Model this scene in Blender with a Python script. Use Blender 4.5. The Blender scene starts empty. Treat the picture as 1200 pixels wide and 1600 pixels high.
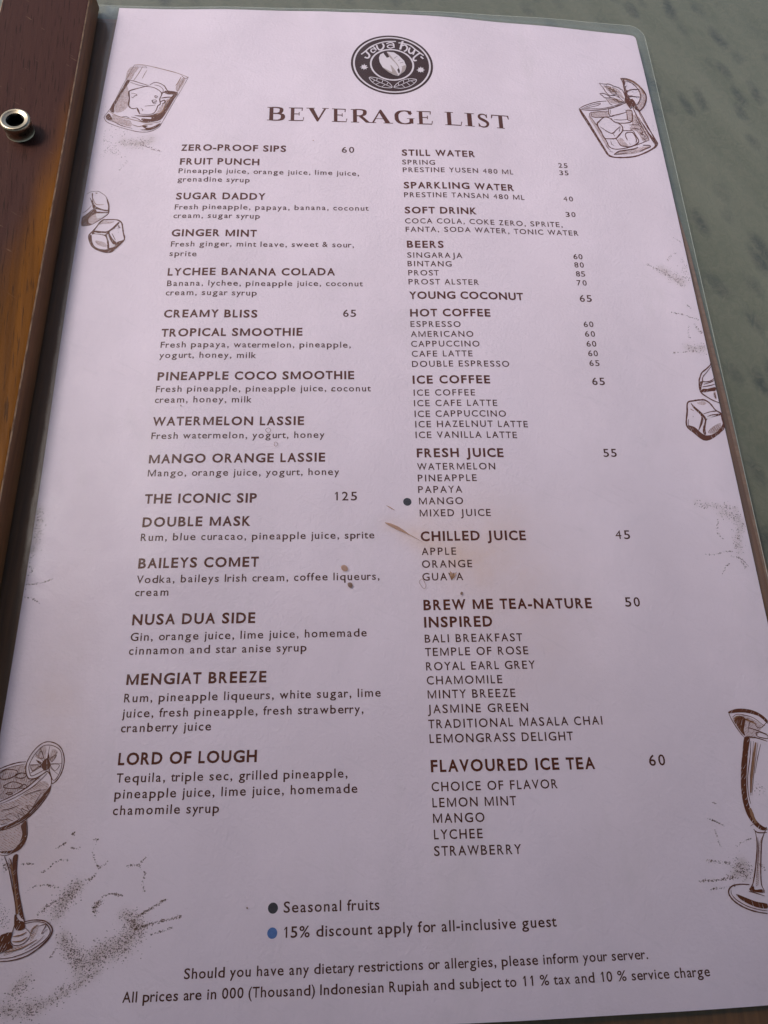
import bpy, math, random
from mathutils import Matrix, Vector
R = math.radians
SC = bpy.context.scene
COL = SC.collection

# ---------------------------------------------------------------- camera
cam_data = bpy.data.cameras.new("camera")
cam = bpy.data.objects.new("camera", cam_data)
COL.objects.link(cam)
cam_data.sensor_width = 36.0
cam_data.lens = 36.0 * 1120.0 / 1600.0
cam_data.clip_start = 0.005
cam_data.clip_end = 50.0
cam.matrix_world = Matrix(((0.99665423, -0.00535255, -0.08155797, 0.0),
                           (-0.02399204, 0.93473564, -0.35453303, 0.0),
                           (0.0781328, 0.35530359, 0.9314798, 0.25),
                           (0, 0, 0, 1)))
SC.camera = cam

# ---------------------------------------------------------------- daylight
SUN_EL, SUN_AZ = 46.0, -66.0          # azimuth measured from +Y (beyond the page top) towards +X
world = bpy.data.worlds.new("World")
SC.world = world
world.use_nodes = True
wn = world.node_tree.nodes
bg = wn["Background"]
sky = wn.new("ShaderNodeTexSky")
sky.sky_type = 'NISHITA'
sky.sun_disc = False
sky.sun_elevation = R(SUN_EL)
sky.sun_rotation = R(SUN_AZ)
sky.air_density = 1.0
sky.dust_density = 3.0
sky.ozone_density = 1.0
world.node_tree.links.new(sky.outputs[0], bg.inputs[0])
bg.inputs[1].default_value = 0.15
sun_data = bpy.data.lights.new("sun", 'SUN')
sun = bpy.data.objects.new("sun", sun_data)
COL.objects.link(sun)
sun_data.energy = 1.9
sun_data.angle = R(15)
sun_data.color = (1.0, 0.98, 0.975)
el, az = R(SUN_EL), R(SUN_AZ)
d = Vector((math.sin(az) * math.cos(el), math.cos(az) * math.cos(el), math.sin(el)))
sun.rotation_euler = d.to_track_quat('Z', 'Y').to_euler()
SC.view_settings.view_transform = 'Standard'
SC.view_settings.look = 'None'
SC.view_settings.exposure = 0.12
SC.view_settings.gamma = 1.0

# ---------------------------------------------------------------- helpers
MM = 0.001
PROF = [(-150, 0), (-125, 0), (-100, .15), (-87.5, .6), (-50, 2.5), (0, 4.3), (50, 5.5), (100, 4.9), (150, 2.6), (180, 0), (200, 0)]


def hermite(x, tab):
    if x <= tab[0][0]: return tab[0][1]
    if x >= tab[-1][0]: return tab[-1][1]
    n = len(tab)
    for i in range(n - 1):
        if tab[i][0] <= x <= tab[i + 1][0]:
            break

    def m(j):
        a, b = max(j - 1, 0), min(j + 1, n - 1)
        return (tab[b][1] - tab[a][1]) / (tab[b][0] - tab[a][0])
    x0, y0 = tab[i]; x1, y1 = tab[i + 1]
    h = x1 - x0; t = (x - x0) / h
    return ((2*t**3 - 3*t*t + 1)*y0 + (t**3 - 2*t*t + t)*h*m(i) + (-2*t**3 + 3*t*t)*y1 + (t**3 - t*t)*h*m(i + 1))


def zp(x):
    "height in mm of the arched page at x (mm)"
    z = hermite(x, PROF)
    if -110 < x < 175:      # shallow ripples of the limp sheet
        k = min(1, (x + 110)/20, (175 - x)/20)
        z += k*(.14*math.sin(x/8.5 + 1.0) - .20*math.exp(-((x - 8)/8)**2))
    return z


def mesh_obj(name, verts, faces, mat, parent=None, smooth=False, scale=MM):
    me = bpy.data.meshes.new(name)
    me.from_pydata([(x*scale, y*scale, z*scale) for x, y, z in verts], [], faces)
    me.update()
    if smooth:
        me.polygons.foreach_set("use_smooth", [True]*len(me.polygons))
    o = bpy.data.objects.new(name, me)
    COL.objects.link(o)
    for m in (mat if isinstance(mat, (list, tuple)) else [mat]):
        me.materials.append(m)
    if parent: o.parent = parent
    return o


class NT:
    def __init__(s, name):
        s.m = bpy.data.materials.new(name); s.m.use_nodes = True
        s.t = s.m.node_tree; s.n = s.t.nodes
        s.b = s.n["Principled BSDF"]; s.out = s.n["Material Output"]

    def new(s, typ, **kw):
        nd = s.n.new("ShaderNode" + typ)
        for k, v in kw.items():
            if k.startswith('i_'):
                nd.inputs[k[2:].replace('_', ' ')].default_value = v
            else: setattr(nd, k, v)
        return nd

    def l(s, a, b): s.t.links.new(a, b)

    def coord(s, scale=(1, 1, 1), rot=(0, 0, 0)):
        c = s.new("TexCoord"); m = s.new("Mapping"); m2 = s.new("Mapping")
        m.inputs['Rotation'].default_value = rot; m2.inputs['Scale'].default_value = scale
        s.l(c.outputs['Object'], m.inputs[0]); s.l(m.outputs[0], m2.inputs[0]); return m2.outputs[0]

    def noise(s, vec, scale, detail=3, rough=.5, dist=0):
        nd = s.new("TexNoise"); nd.inputs['Scale'].default_value = scale; nd.inputs['Detail'].default_value = detail
        nd.inputs['Roughness'].default_value = rough; nd.inputs['Distortion'].default_value = dist
        s.l(vec, nd.inputs['Vector']); return nd.outputs[0]

    def ramp(s, fac, stops):
        r = s.new("ValToRGB"); cr = r.color_ramp
        while len(cr.elements) < len(stops): cr.elements.new(.5)
        for e, (p, c) in zip(cr.elements, stops):
            e.position = p; e.color = (*c, 1) if len(c) == 3 else c
        s.l(fac, r.inputs[0]); return r.outputs[0]

    def mix(s, fac, a, b, mode='MIX'):
        m = s.new("Mix", data_type='RGBA', blend_type=mode)
        for sock, v in ((m.inputs[0], fac), (m.inputs[6], a), (m.inputs[7], b)):
            if isinstance(v, bpy.types.NodeSocket): s.l(v, sock)
            else: sock.default_value = v if not isinstance(v, tuple) else ((*v, 1) if len(v) == 3 else v)
        return m.outputs[2]

    def bump(s, h, strength, dist, normal=None):
        b = s.new("Bump"); b.inputs['Strength'].default_value = strength; b.inputs['Distance'].default_value = dist
        s.l(h, b.inputs['Height'])
        if normal: s.l(normal, b.inputs['Normal'])
        return b.outputs[0]


def g(v): return (v, v, v)


# ---------------------------------------------------------------- materials
def m_table():
    s = NT("mottled table surface"); co = s.coord()
    big = s.noise(co, 9, 4, .55)
    fine = s.noise(co, 260, 6, .75, 1.2)
    # short soft dark flecks lying along one diagonal
    fl = s.coord(scale=(1.0, .46, 1), rot=(0, 0, R(-20)))
    vor = s.new("TexVoronoi"); vor.inputs['Scale'].default_value = 92; vor.inputs['Randomness'].default_value = .75
    wob = s.noise(fl, 45, 3, .6)
    addv = s.new("VectorMath", operation='MULTIPLY_ADD')
    s.l(s.n[wob.node.name].outputs[1], addv.inputs[0]); addv.inputs[1].default_value = (.012, .012, .0); s.l(fl, addv.inputs[2])
    s.l(addv.outputs[0], vor.inputs['Vector'])
    fleck = s.ramp(vor.outputs['Distance'], [(.0, g(1)), (.16, g(.75)), (.42, g(0))])
    band = s.noise(s.coord(scale=(1, .18, 1), rot=(0, 0, R(-27))), 60, 3, .55)
    base = s.mix(big, (.100, .108, .072), (.134, .138, .096))
    base = s.mix(s.ramp(band, [(.35, g(0)), (.7, g(.55))]), base, (.185, .184, .135))
    mm_ = s.new("Math", operation='MULTIPLY'); s.l(fleck, mm_.inputs[0])
    patch = s.ramp(s.noise(co, 24, 2, .5), [(.34, g(.3)), (.52, g(1))])
    s.l(patch, mm_.inputs[1])
    base = s.mix(mm_.outputs[0], base, (.052, .058, .047))
    base = s.mix(s.ramp(fine, [(.42, g(.0)), (.62, g(.40))]), base, (.19, .175, .125))
    s.l(base, s.b.inputs['Base Color'])
    s.b.inputs['Roughness'].default_value = .42
    s.l(s.bump(band, .4, .0015, s.bump(fine, .45, .0006)), s.b.inputs['Normal'])
    return s.m


def m_paper():
    s = NT("printed paper"); co = s.coord()
    mott = s.noise(co, 22, 4, .6)
    col = s.mix(s.ramp(mott, [(.3, g(0)), (.75, g(1))]), (.74, .615, .69), (.82, .685, .77))
    at = s.new("Attribute", attribute_name="warm_tint")
    sep = s.new("SeparateColor"); s.l(at.outputs['Color'], sep.inputs[0])
    n2 = s.noise(co, 60, 5, .7)
    w = s.new("Math", operation='MULTIPLY'); s.l(sep.outputs[0], w.inputs[0])
    s.l(s.ramp(n2, [(.3, g(.35)), (.7, g(1))]), w.inputs[1])
    col = s.mix(w.outputs[0], col, (.70, .47, .34))
    w2 = s.new("Math", operation='MULTIPLY'); s.l(sep.outputs[1], w2.inputs[0])
    s.l(s.ramp(s.noise(co, 260, 4, .75), [(.32, g(.3)), (.66, g(1))]), w2.inputs[1])
    col = s.mix(w2.outputs[0], col, (.33, .25, .21))
    sm = s.ramp(s.noise(s.coord(scale=(1, .4, 1)), 34, 5, .7), [(.56, g(0)), (.8, g(.22))])
    col = s.mix(sm, col, (.5, .46, .44))
    s.l(col, s.b.inputs['Base Color'])
    s.b.inputs['Roughness'].default_value = .7
    s.b.inputs['Specular IOR Level'].default_value = .2
    s.l(s.bump(s.noise(co, 850, 3, .6), .55, .0003, s.bump(s.noise(co, 30, 2, .5), .6, .0008)), s.b.inputs['Normal'])
    return s.m


def m_ink(name, c, alpha=1.0, var=0.25):
    s = NT(name); n = s.noise(s.coord(), 900, 3, .6)
    a = tuple(x*(1-var) for x in c); b = tuple(min(1, x*(1+var)) for x in c)
    s.l(s.mix(n, a, b), s.b.inputs['Base Color'])
    s.b.inputs['Roughness'].default_value = .6
    s.b.inputs['Specular IOR Level'].default_value = .2
    s.b.inputs['Alpha'].default_value = alpha
    return s.m


def m_film(rim=False):
    s = NT("laminate film rim" if rim else "laminate film"); co = s.coord()
    peel = s.noise(co, 950, 2, .5)
    wave = s.noise(co, 26, 3, .5)
    scr = s.noise(s.coord(scale=(.12, 1, 1), rot=(0, 0, R(28))), 420, 3, .7)
    n1 = s.bump(wave, .8, .0012)
    n2 = s.bump(peel, .30, .00012, n1)
    tr = s.new("BsdfTransparent"); tr.inputs[0].default_value = (.975, .98, .975, 1)
    gl = s.new("BsdfGlossy"); gl.inputs['Color'].default_value = (1, 1, 1, 1)
    rr = s.ramp(scr, [(.4, g(.15)), (.7, g(.30))]) if not rim else None
    if rr: s.l(rr, gl.inputs['Roughness'])
    else: gl.inputs['Roughness'].default_value = .16
    s.l(n2, gl.inputs['Normal'])
    lw = s.new("LayerWeight"); lw.inputs[0].default_value = .5; s.l(n2, lw.inputs['Normal'])
    pw = s.new("Math", operation='POWER'); s.l(lw.outputs['Facing'], pw.inputs[0]); pw.inputs[1].default_value = 5
    fr = s.new("Math", operation='MULTIPLY_ADD'); s.l(pw.outputs[0], fr.inputs[0]); fr.inputs[1].default_value = .94; fr.inputs[2].default_value = .031
    base = tr.outputs[0]
    if not rim:          # greasy smudges and rubbed patches on the film
        sm = s.ramp(s.noise(s.coord(scale=(1, .6, 1), rot=(0, 0, R(20))), 28, 6, .72, .6), [(.50, g(0)), (.72, g(.04))])
        dz = s.new("BsdfDiffuse"); dz.inputs[0].default_value = (.8, .8, .84, 1)
        m1 = s.new("MixShader"); s.l(sm, m1.inputs[0]); s.l(tr.outputs[0], m1.inputs[1]); s.l(dz.outputs[0], m1.inputs[2]); base = m1.outputs[0]
    if rim:
        df = s.new("BsdfDiffuse"); df.inputs[0].default_value = (.66, .70, .58, 1)
        m0 = s.new("MixShader"); m0.inputs[0].default_value = .055
        s.l(tr.outputs[0], m0.inputs[1]); s.l(df.outputs[0], m0.inputs[2]); base = m0.outputs[0]
    mx = s.new("MixShader"); s.l(fr.outputs[0], mx.inputs[0]); s.l(base, mx.inputs[1]); s.l(gl.outputs[0], mx.inputs[2])
    s.l(mx.outputs[0], s.out.inputs[0])
    return s.m


def m_wood():
    s = NT("varnished two tone wood"); co = s.coord()
    warp = s.noise(co, 18, 3, .5)
    gr = s.noise(s.coord(scale=(1, .06, .6), rot=(0, 0, R(-4))), 420, 5, .65, .4)
    bands = s.noise(s.coord(scale=(1, .09, 1), rot=(0, 0, R(-7))), 55, 3, .5, .8)
    col = s.ramp(bands, [(.30, (.085, .028, .003)), (.44, (.13, .043, .004)), (.53, (.20, .068, .006)), (.7, (.26, .092, .008))])
    # darker stained heartwood towards the far end
    sx = s.new("SeparateXYZ"); s.l(s.new("TexCoord").outputs['Object'], sx.inputs[0])
    ya = s.new("Math", operation='MULTIPLY_ADD'); s.l(sx.outputs[1], ya.inputs[0]); ya.inputs[1].default_value = 1.0; ya.inputs[2].default_value = 0.0
    xb = s.new("Math", operation='MULTIPLY_ADD'); s.l(sx.outputs[0], xb.inputs[0]); xb.inputs[1].default_value = -5.6; s.l(ya.outputs[0], xb.inputs[2])
    wv = s.new("Math", operation='MULTIPLY_ADD'); s.l(warp, wv.inputs[0]); wv.inputs[1].default_value = .10; s.l(xb.outputs[0], wv.inputs[2])
    mr = s.new("MapRange", interpolation_type='SMOOTHSTEP'); s.l(wv.outputs[0], mr.inputs[0])
    mr.inputs[1].default_value = .895; mr.inputs[2].default_value = .985
    dark = s.mix(gr, (.036, .014, .012), (.10, .040, .030))
    col = s.mix(mr.outputs[0], col, dark)
    col = s.mix(s.ramp(gr, [(.35, g(.0)), (.7, g(.45))]), col, s.mix(.4, col, (.02, .01, .006)))
    pores = s.ramp(s.noise(s.coord(scale=(1, .05, 1), rot=(0, 0, R(-5))), 1500, 2, .5), [(.60, g(0)), (.68, g(.55))])
    col = s.mix(pores, col, (.012, .006, .004))
    scr = s.ramp(s.noise(s.coord(scale=(.08, 1, 1), rot=(0, 0, R(35))), 900, 2, .6), [(.70, g(0)), (.76, g(.35))])
    col = s.mix(scr, col, (.30, .18, .11))
    s.l(col, s.b.inputs['Base Color'])
    s.l(s.ramp(gr, [(.3, g(.30)), (.7, g(.50))]), s.b.inputs['Roughness'])
    s.l(s.bump(gr, .35, .0003, s.bump(s.noise(co, 1400, 2, .5), .3, .00015)), s.b.inputs['Normal'])
    s.b.inputs['Specular IOR Level'].default_value = .05
    return s.m


def m_edge():
    s = NT("bare worn wood edge"); n = s.noise(s.coord(scale=(1, .2, 1)), 900, 4, .7)
    s.l(s.ramp(n, [(.35, (.20, .085, .03)), (.6, (.62, .36, .19))]), s.b.inputs['Base Color'])
    s.b.inputs['Roughness'].default_value = .5
    return s.m


def m_side():
    s = NT("dark stained wood side"); n = s.noise(s.coord(scale=(1, .05, 1)), 500, 4, .6)
    s.l(s.ramp(n, [(.3, (.115, .040, .012)), (.7, (.21, .080, .025))]), s.b.inputs['Base Color'])
    s.b.inputs['Roughness'].default_value = .5
    return s.m


def m_added_shade():
    s = NT("stained roof boards"); n = s.noise(s.coord(scale=(1, .05, 1)), 30, 4, .6)
    s.l(s.ramp(n, [(.3, (.10, .06, .045)), (.7, (.20, .13, .10))]), s.b.inputs['Base Color'])
    s.b.inputs['Roughness'].default_value = .7
    return s.m


def m_back():
    s = NT("brown backing board"); n = s.noise(s.coord(scale=(.12, 1, 1)), 500, 4, .6)
    s.l(s.ramp(n, [(.3, (.17, .082, .045)), (.7, (.26, .135, .078))]), s.b.inputs['Base Color'])
    s.b.inputs['Roughness'].default_value = .5
    return s.m


def m_metal(name, c, r):
    s = NT(name)
    s.b.inputs['Base Color'].default_value = (*c, 1); s.b.inputs['Metallic'].default_value = 1
    n = s.noise(s.coord(), 700, 4, .7)
    s.l(s.ramp(n, [(.3, g(r)), (.75, g(r + .22))]), s.b.inputs['Roughness'])
    s.l(s.bump(n, .15, .0001), s.b.inputs['Normal'])
    return s.m


MAT = dict(table=m_table(), paper=m_paper(), film=m_film(), rim=m_film(True), wood=m_wood(), edge=m_edge(), side=m_side(), back=m_back(), added_shade=m_added_shade(),
           nickel=m_metal("worn nickel", (.42, .35, .25), .24), dark=m_metal("dark socket", (.05, .045, .04), .5),
           head=m_ink("heading brown ink", (.100, .025, .012)), body=m_ink("body brown ink", (.082, .026, .015)),
           line=m_ink("engraving brown ink", (.125, .038, .018)), tan=m_ink("engraving tan ink", (.29, .145, .085)),
           wash=m_ink("engraving pale wash", (.50, .31, .22), .20), logo=m_ink("logo dark ink", (.052, .019, .014)),
           white=m_ink("unprinted paper tone", (.72, .62, .67), 1, .05), gray=m_ink("charcoal dot ink", (.055, .05, .06)),
           blue=m_ink("blue dot ink", (.09, .17, .40)), splat=m_ink("speckle brown ink", (.23, .13, .09), .5),
           warm_tint=m_ink("dried coffee", (.40, .20, .09), .6), crumb=m_ink("dark dried drop", (.20, .11, .065), .8),
           edge_glint=m_ink("milky cut edge", (.55, .57, .50), .55),
           ring=m_ink("faint drop ring", (.5, .37, .34), .55), white2=m_ink("bean shade", (.42, .33, .32)))

# ---------------------------------------------------------------- boards added out of view to shade the near end of the table
SHADE_Z, SHADE_EDGE = 1.2, 0.50
V, Fc = [], []


def add_box(V, Fc, x0, x1, y0, y1, z0, z1):
    b = len(V)
    V += [(x0, y0, z0), (x1, y0, z0), (x1, y1, z0), (x0, y1, z0), (x0, y0, z1), (x1, y0, z1), (x1, y1, z1), (x0, y1, z1)]
    Fc += [(b, b+3, b+2, b+1), (b+4, b+5, b+6, b+7), (b, b+1, b+5, b+4), (b+1, b+2, b+6, b+5), (b+2, b+3, b+7, b+6), (b+3, b, b+4, b+7)]


xq = -3.4
while xq < 3.4:
    add_box(V, Fc, xq, xq + .142, -3.4, SHADE_EDGE, SHADE_Z, SHADE_Z + .022); xq += .145
for yq in (-3.0, -1.8, -.9, 0.0, .42):
    add_box(V, Fc, -3.4, 3.54, yq, yq + .05, SHADE_Z + .0225, SHADE_Z + .09)
added_shade = mesh_obj("added_shade", V, Fc, MAT['added_shade'], scale=1.0)
added_shade['kind'] = 'structure'
LINES=[
('ZERO-PROOF SIPS', 'H', -65.23, -18.48, 266.86, 267.07),
('60', 'N', 6.53, 12.16, 267.14, 267.27),
('FRUIT PUNCH', 'H', -65.17, -30.16, 258.75, 258.86),
('Pineapple juice, orange juice, lime juice,', 'D', -65.36, 14.17, 253.8, 253.74),
('grenadine syrup', 'D', -65.4, -33.97, 248.93, 248.76),
('SUGAR DADDY', 'H', -65.32, -26.8, 238.96, 239.2),
('Fresh pineapple, papaya, banana, coconut', 'D', -65.43, 18.13, 233.38, 233.97),
('cream, sugar syrup', 'D', -65.6, -28.76, 228.67, 228.74),
('GINGER MINT', 'H', -65.64, -29.75, 218.94, 218.96),
('Fresh ginger, mint leave, sweet & sour,', 'D', -65.46, 11.53, 213.46, 213.94),
('sprite', 'D', -65.61, -54.35, 208.63, 208.31),
('LYCHEE BANANA COLADA', 'H', -65.58, 3.51, 198.64, 199.25),
('Banana, lychee, pineapple juice, coconut', 'D', -65.4, 15.07, 193.32, 193.83),
('cream, sugar syrup', 'D', -65.54, -28.58, 188.71, 188.71),
('CREAMY BLISS', 'H', -65.41, -27.91, 177.94, 178.01),
('65', 'N', 6.78, 12.13, 178.67, 178.71),
('TROPICAL SMOOTHIE', 'H', -65.66, -9.58, 168.81, 169.47),
('Fresh papaya, watermelon, pineapple,', 'D', -65.47, 9.8, 163.62, 163.9),
('yogurt, honey, milk', 'D', -65.56, -27.67, 158.84, 158.83),
('PINEAPPLE COCO SMOOTHIE', 'H', -65.43, 11.07, 148.74, 149.42),
('Fresh pineapple, pineapple juice, coconut', 'D', -65.58, 17.53, 143.51, 143.89),
('cream, honey, milk', 'D', -65.53, -28.61, 138.79, 138.89),
('WATERMELON LASSIE', 'H', -65.51, -8.32, 129.0, 129.17),
('Fresh watermelon, yogurt, honey', 'D', -65.48, -0.48, 123.32, 123.6),
('MANGO ORANGE LASSIE', 'H', -65.51, -0.18, 113.27, 113.72),
('Mango, orange juice, yogurt, honey', 'D', -65.38, 5.08, 108.0, 108.16),
('THE ICONIC SIP', 'H', -65.56, -25.05, 97.31, 97.4),
('125', 'N', 3.42, 11.66, 97.96, 97.96),
('DOUBLE MASK', 'H', -65.51, -26.99, 88.27, 88.39),
('Rum, blue curacao, pineapple juice, sprite', 'D', -65.57, 17.74, 82.94, 83.11),
('BAILEYS COMET', 'H', -65.5, -23.43, 72.85, 72.99),
('Vodka, baileys Irish cream, coffee liqueurs,', 'D', -65.52, 19.26, 67.4, 67.67),
('cream', 'D', -65.63, -54.11, 62.83, 62.78),
('NUSA DUA SIDE', 'H', -65.61, -23.87, 52.75, 52.89),
('Gin, orange juice, lime juice, homemade', 'D', -65.61, 14.42, 47.27, 47.58),
('cinnamon and star anise syrup', 'D', -65.68, -6.11, 42.63, 42.77),
('MENGIAT BREEZE', 'H', -65.51, -19.38, 32.65, 32.82),
('Rum, pineapple liqueurs, white sugar, lime', 'D', -65.67, 18.81, 27.08, 27.32),
('juice, fresh pineapple, fresh strawberry,', 'D', -65.79, 12.96, 22.25, 22.12),
('cranberry juice', 'D', -65.72, -36.72, 17.64, 17.65),
('LORD OF LOUGH', 'H', -65.58, -21.58, 7.68, 7.67),
('Tequila, triple sec, grilled pineapple,', 'D', -65.52, 7.55, 2.38, 2.22),
('pineapple juice, lime juice, homemade', 'D', -65.61, 10.68, -2.33, -2.41),
('chamomile syrup', 'D', -65.6, -32.73, -7.07, -7.19),
('STILL WATER', 'H', 33.75, 67.46, 266.33, 266.95),
('SPRING', 'B', 33.72, 48.69, 261.08, 261.28),
('25', 'P', 106.34, 110.78, 263.68, 263.9),
('PRESTINE YUSEN 480 ML', 'B', 33.86, 84.49, 256.49, 258.03),
('35', 'P', 106.29, 110.71, 259.22, 259.47),
('SPARKLING WATER', 'H', 33.97, 84.07, 247.15, 248.37),
('PRESTINE TANSAN 480 ML', 'B', 33.94, 88.33, 242.07, 243.42),
('40', 'P', 106.48, 110.98, 243.92, 244.11),
('SOFT DRINK', 'H', 33.92, 65.83, 233.06, 233.65),
('30', 'P', 106.47, 111.07, 234.94, 235.17),
('COCA COLA, COKE ZERO, SPRITE,', 'B', 33.86, 104.3, 227.47, 228.92),
('FANTA, SODA WATER, TONIC WATER', 'B', 33.98, 111.1, 222.83, 224.64),
('BEERS', 'H', 34.24, 50.11, 214.44, 214.63),
('SINGARAJA', 'B', 34.18, 57.85, 209.09, 209.36),
('60', 'P', 107.19, 111.38, 211.65, 211.82),
('BINTANG', 'B', 34.16, 53.01, 204.57, 204.77),
('80', 'P', 107.07, 111.4, 207.19, 207.39),
('PROST', 'B', 34.26, 47.28, 199.84, 199.98),
('85', 'P', 107.21, 111.36, 202.45, 202.6),
('PROST ALSTER', 'B', 34.22, 64.09, 195.19, 195.66),
('70', 'P', 107.05, 111.47, 197.74, 197.9),
('YOUNG COCONUT', 'H', 34.23, 82.69, 187.92, 188.98),
('65', 'N', 107.28, 112.66, 189.33, 189.58),
('HOT COFFEE', 'H', 34.3, 67.82, 179.21, 180.01),
('ESPRESSO', 'B', 34.25, 54.96, 174.13, 174.36),
('60', 'P', 107.35, 111.67, 176.6, 176.78),
('AMERICANO', 'B', 34.2, 59.96, 169.29, 169.73),
('60', 'P', 107.3, 111.73, 171.83, 172.01),
('CAPPUCCINO', 'B', 34.15, 62.15, 164.6, 165.12),
('60', 'P', 107.37, 111.64, 167.02, 167.19),
('CAFE LATTE', 'B', 34.23, 58.92, 159.91, 160.4),
('60', 'P', 107.45, 111.7, 162.39, 162.55),
('DOUBLE ESPRESSO', 'B', 34.18, 73.72, 155.15, 156.04),
('65', 'P', 107.39, 111.75, 157.72, 157.88),
('ICE COFFEE', 'H', 34.14, 65.2, 147.54, 148.13),
('65', 'N', 107.44, 112.83, 148.8, 148.98),
('ICE COFFEE', 'B', 34.31, 58.71, 142.07, 142.43),
('ICE CAFE LATTE', 'B', 34.25, 67.23, 137.37, 137.93),
('ICE CAPPUCCINO', 'B', 34.32, 70.43, 132.65, 133.26),
('ICE HAZELNUT LATTE', 'B', 34.39, 78.75, 128.15, 128.89),
('ICE VANILLA LATTE', 'B', 34.33, 73.95, 123.54, 124.02),
('FRESH JUICE', 'H', 34.5, 67.93, 115.52, 115.88),
('55', 'N', 107.74, 113.19, 116.78, 116.95),
('WATERMELON', 'B', 34.4, 64.25, 110.21, 110.53),
('PINEAPPLE', 'B', 34.45, 56.74, 105.49, 105.67),
('PAPAYA', 'B', 34.38, 50.96, 100.84, 100.96),
('MANGO', 'B', 34.55, 51.02, 96.24, 96.34),
('MIXED JUICE', 'B', 34.59, 61.04, 91.49, 91.67),
('CHILLED JUICE', 'H', 34.54, 73.49, 82.03, 82.43),
('45', 'N', 107.8, 113.51, 83.07, 83.19),
('APPLE', 'B', 34.66, 47.2, 76.69, 76.72),
('ORANGE', 'B', 34.57, 52.72, 71.91, 72.0),
('GUAVA', 'B', 34.48, 49.16, 67.19, 67.24),
('BREW ME TEA-NATURE', 'H', 34.47, 95.24, 56.55, 57.01),
('50', 'N', 107.7, 113.34, 57.48, 57.54),
('INSPIRED', 'H', 34.43, 58.39, 50.46, 50.55),
('BALI BREAKFAST', 'B', 34.41, 68.64, 45.13, 45.27),
('TEMPLE OF ROSE', 'B', 34.32, 70.25, 40.53, 40.71),
('ROYAL EARL GREY', 'B', 34.43, 72.25, 35.67, 35.79),
('CHAMOMILE', 'B', 34.43, 60.28, 30.98, 31.01),
('MINTY BREEZE', 'B', 34.55, 64.42, 26.36, 26.4),
('JASMINE GREEN', 'B', 34.33, 68.38, 21.59, 21.63),
('TRADITIONAL MASALA CHAI', 'B', 34.32, 93.67, 16.79, 16.97),
('LEMONGRASS DELIGHT', 'B', 34.53, 82.9, 12.15, 12.12),
('FLAVOURED ICE TEA', 'H', 34.53, 89.23, 3.27, 3.03),
('60', 'N', 107.97, 113.66, 3.52, 3.6),
('CHOICE OF FLAVOR', 'B', 34.46, 75.83, -2.61, -2.66),
('LEMON MINT', 'B', 34.54, 61.66, -7.36, -7.4),
('MANGO', 'B', 34.52, 50.98, -11.94, -12.01),
('LYCHEE', 'B', 34.59, 50.01, -16.65, -16.71),
('STRAWBERRY', 'B', 34.36, 62.0, -21.36, -21.55),
('Seasonal fruits', 'S', -11.9, 17.01, -35.5, -35.62),
('15% discount apply for all-inclusive guest', 'S', -11.63, 71.08, -42.15, -41.93),
('Should you have any dietary restrictions or allergies, please inform your server.', 'F', -40.32, 98.62, -51.68, -51.68),
('All prices are in 000 (Thousand) Indonesian Rupiah and subject to 11 % tax and 10 % service charge', 'F', -57.44, 117.56, -56.96, -57.04),
]
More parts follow.
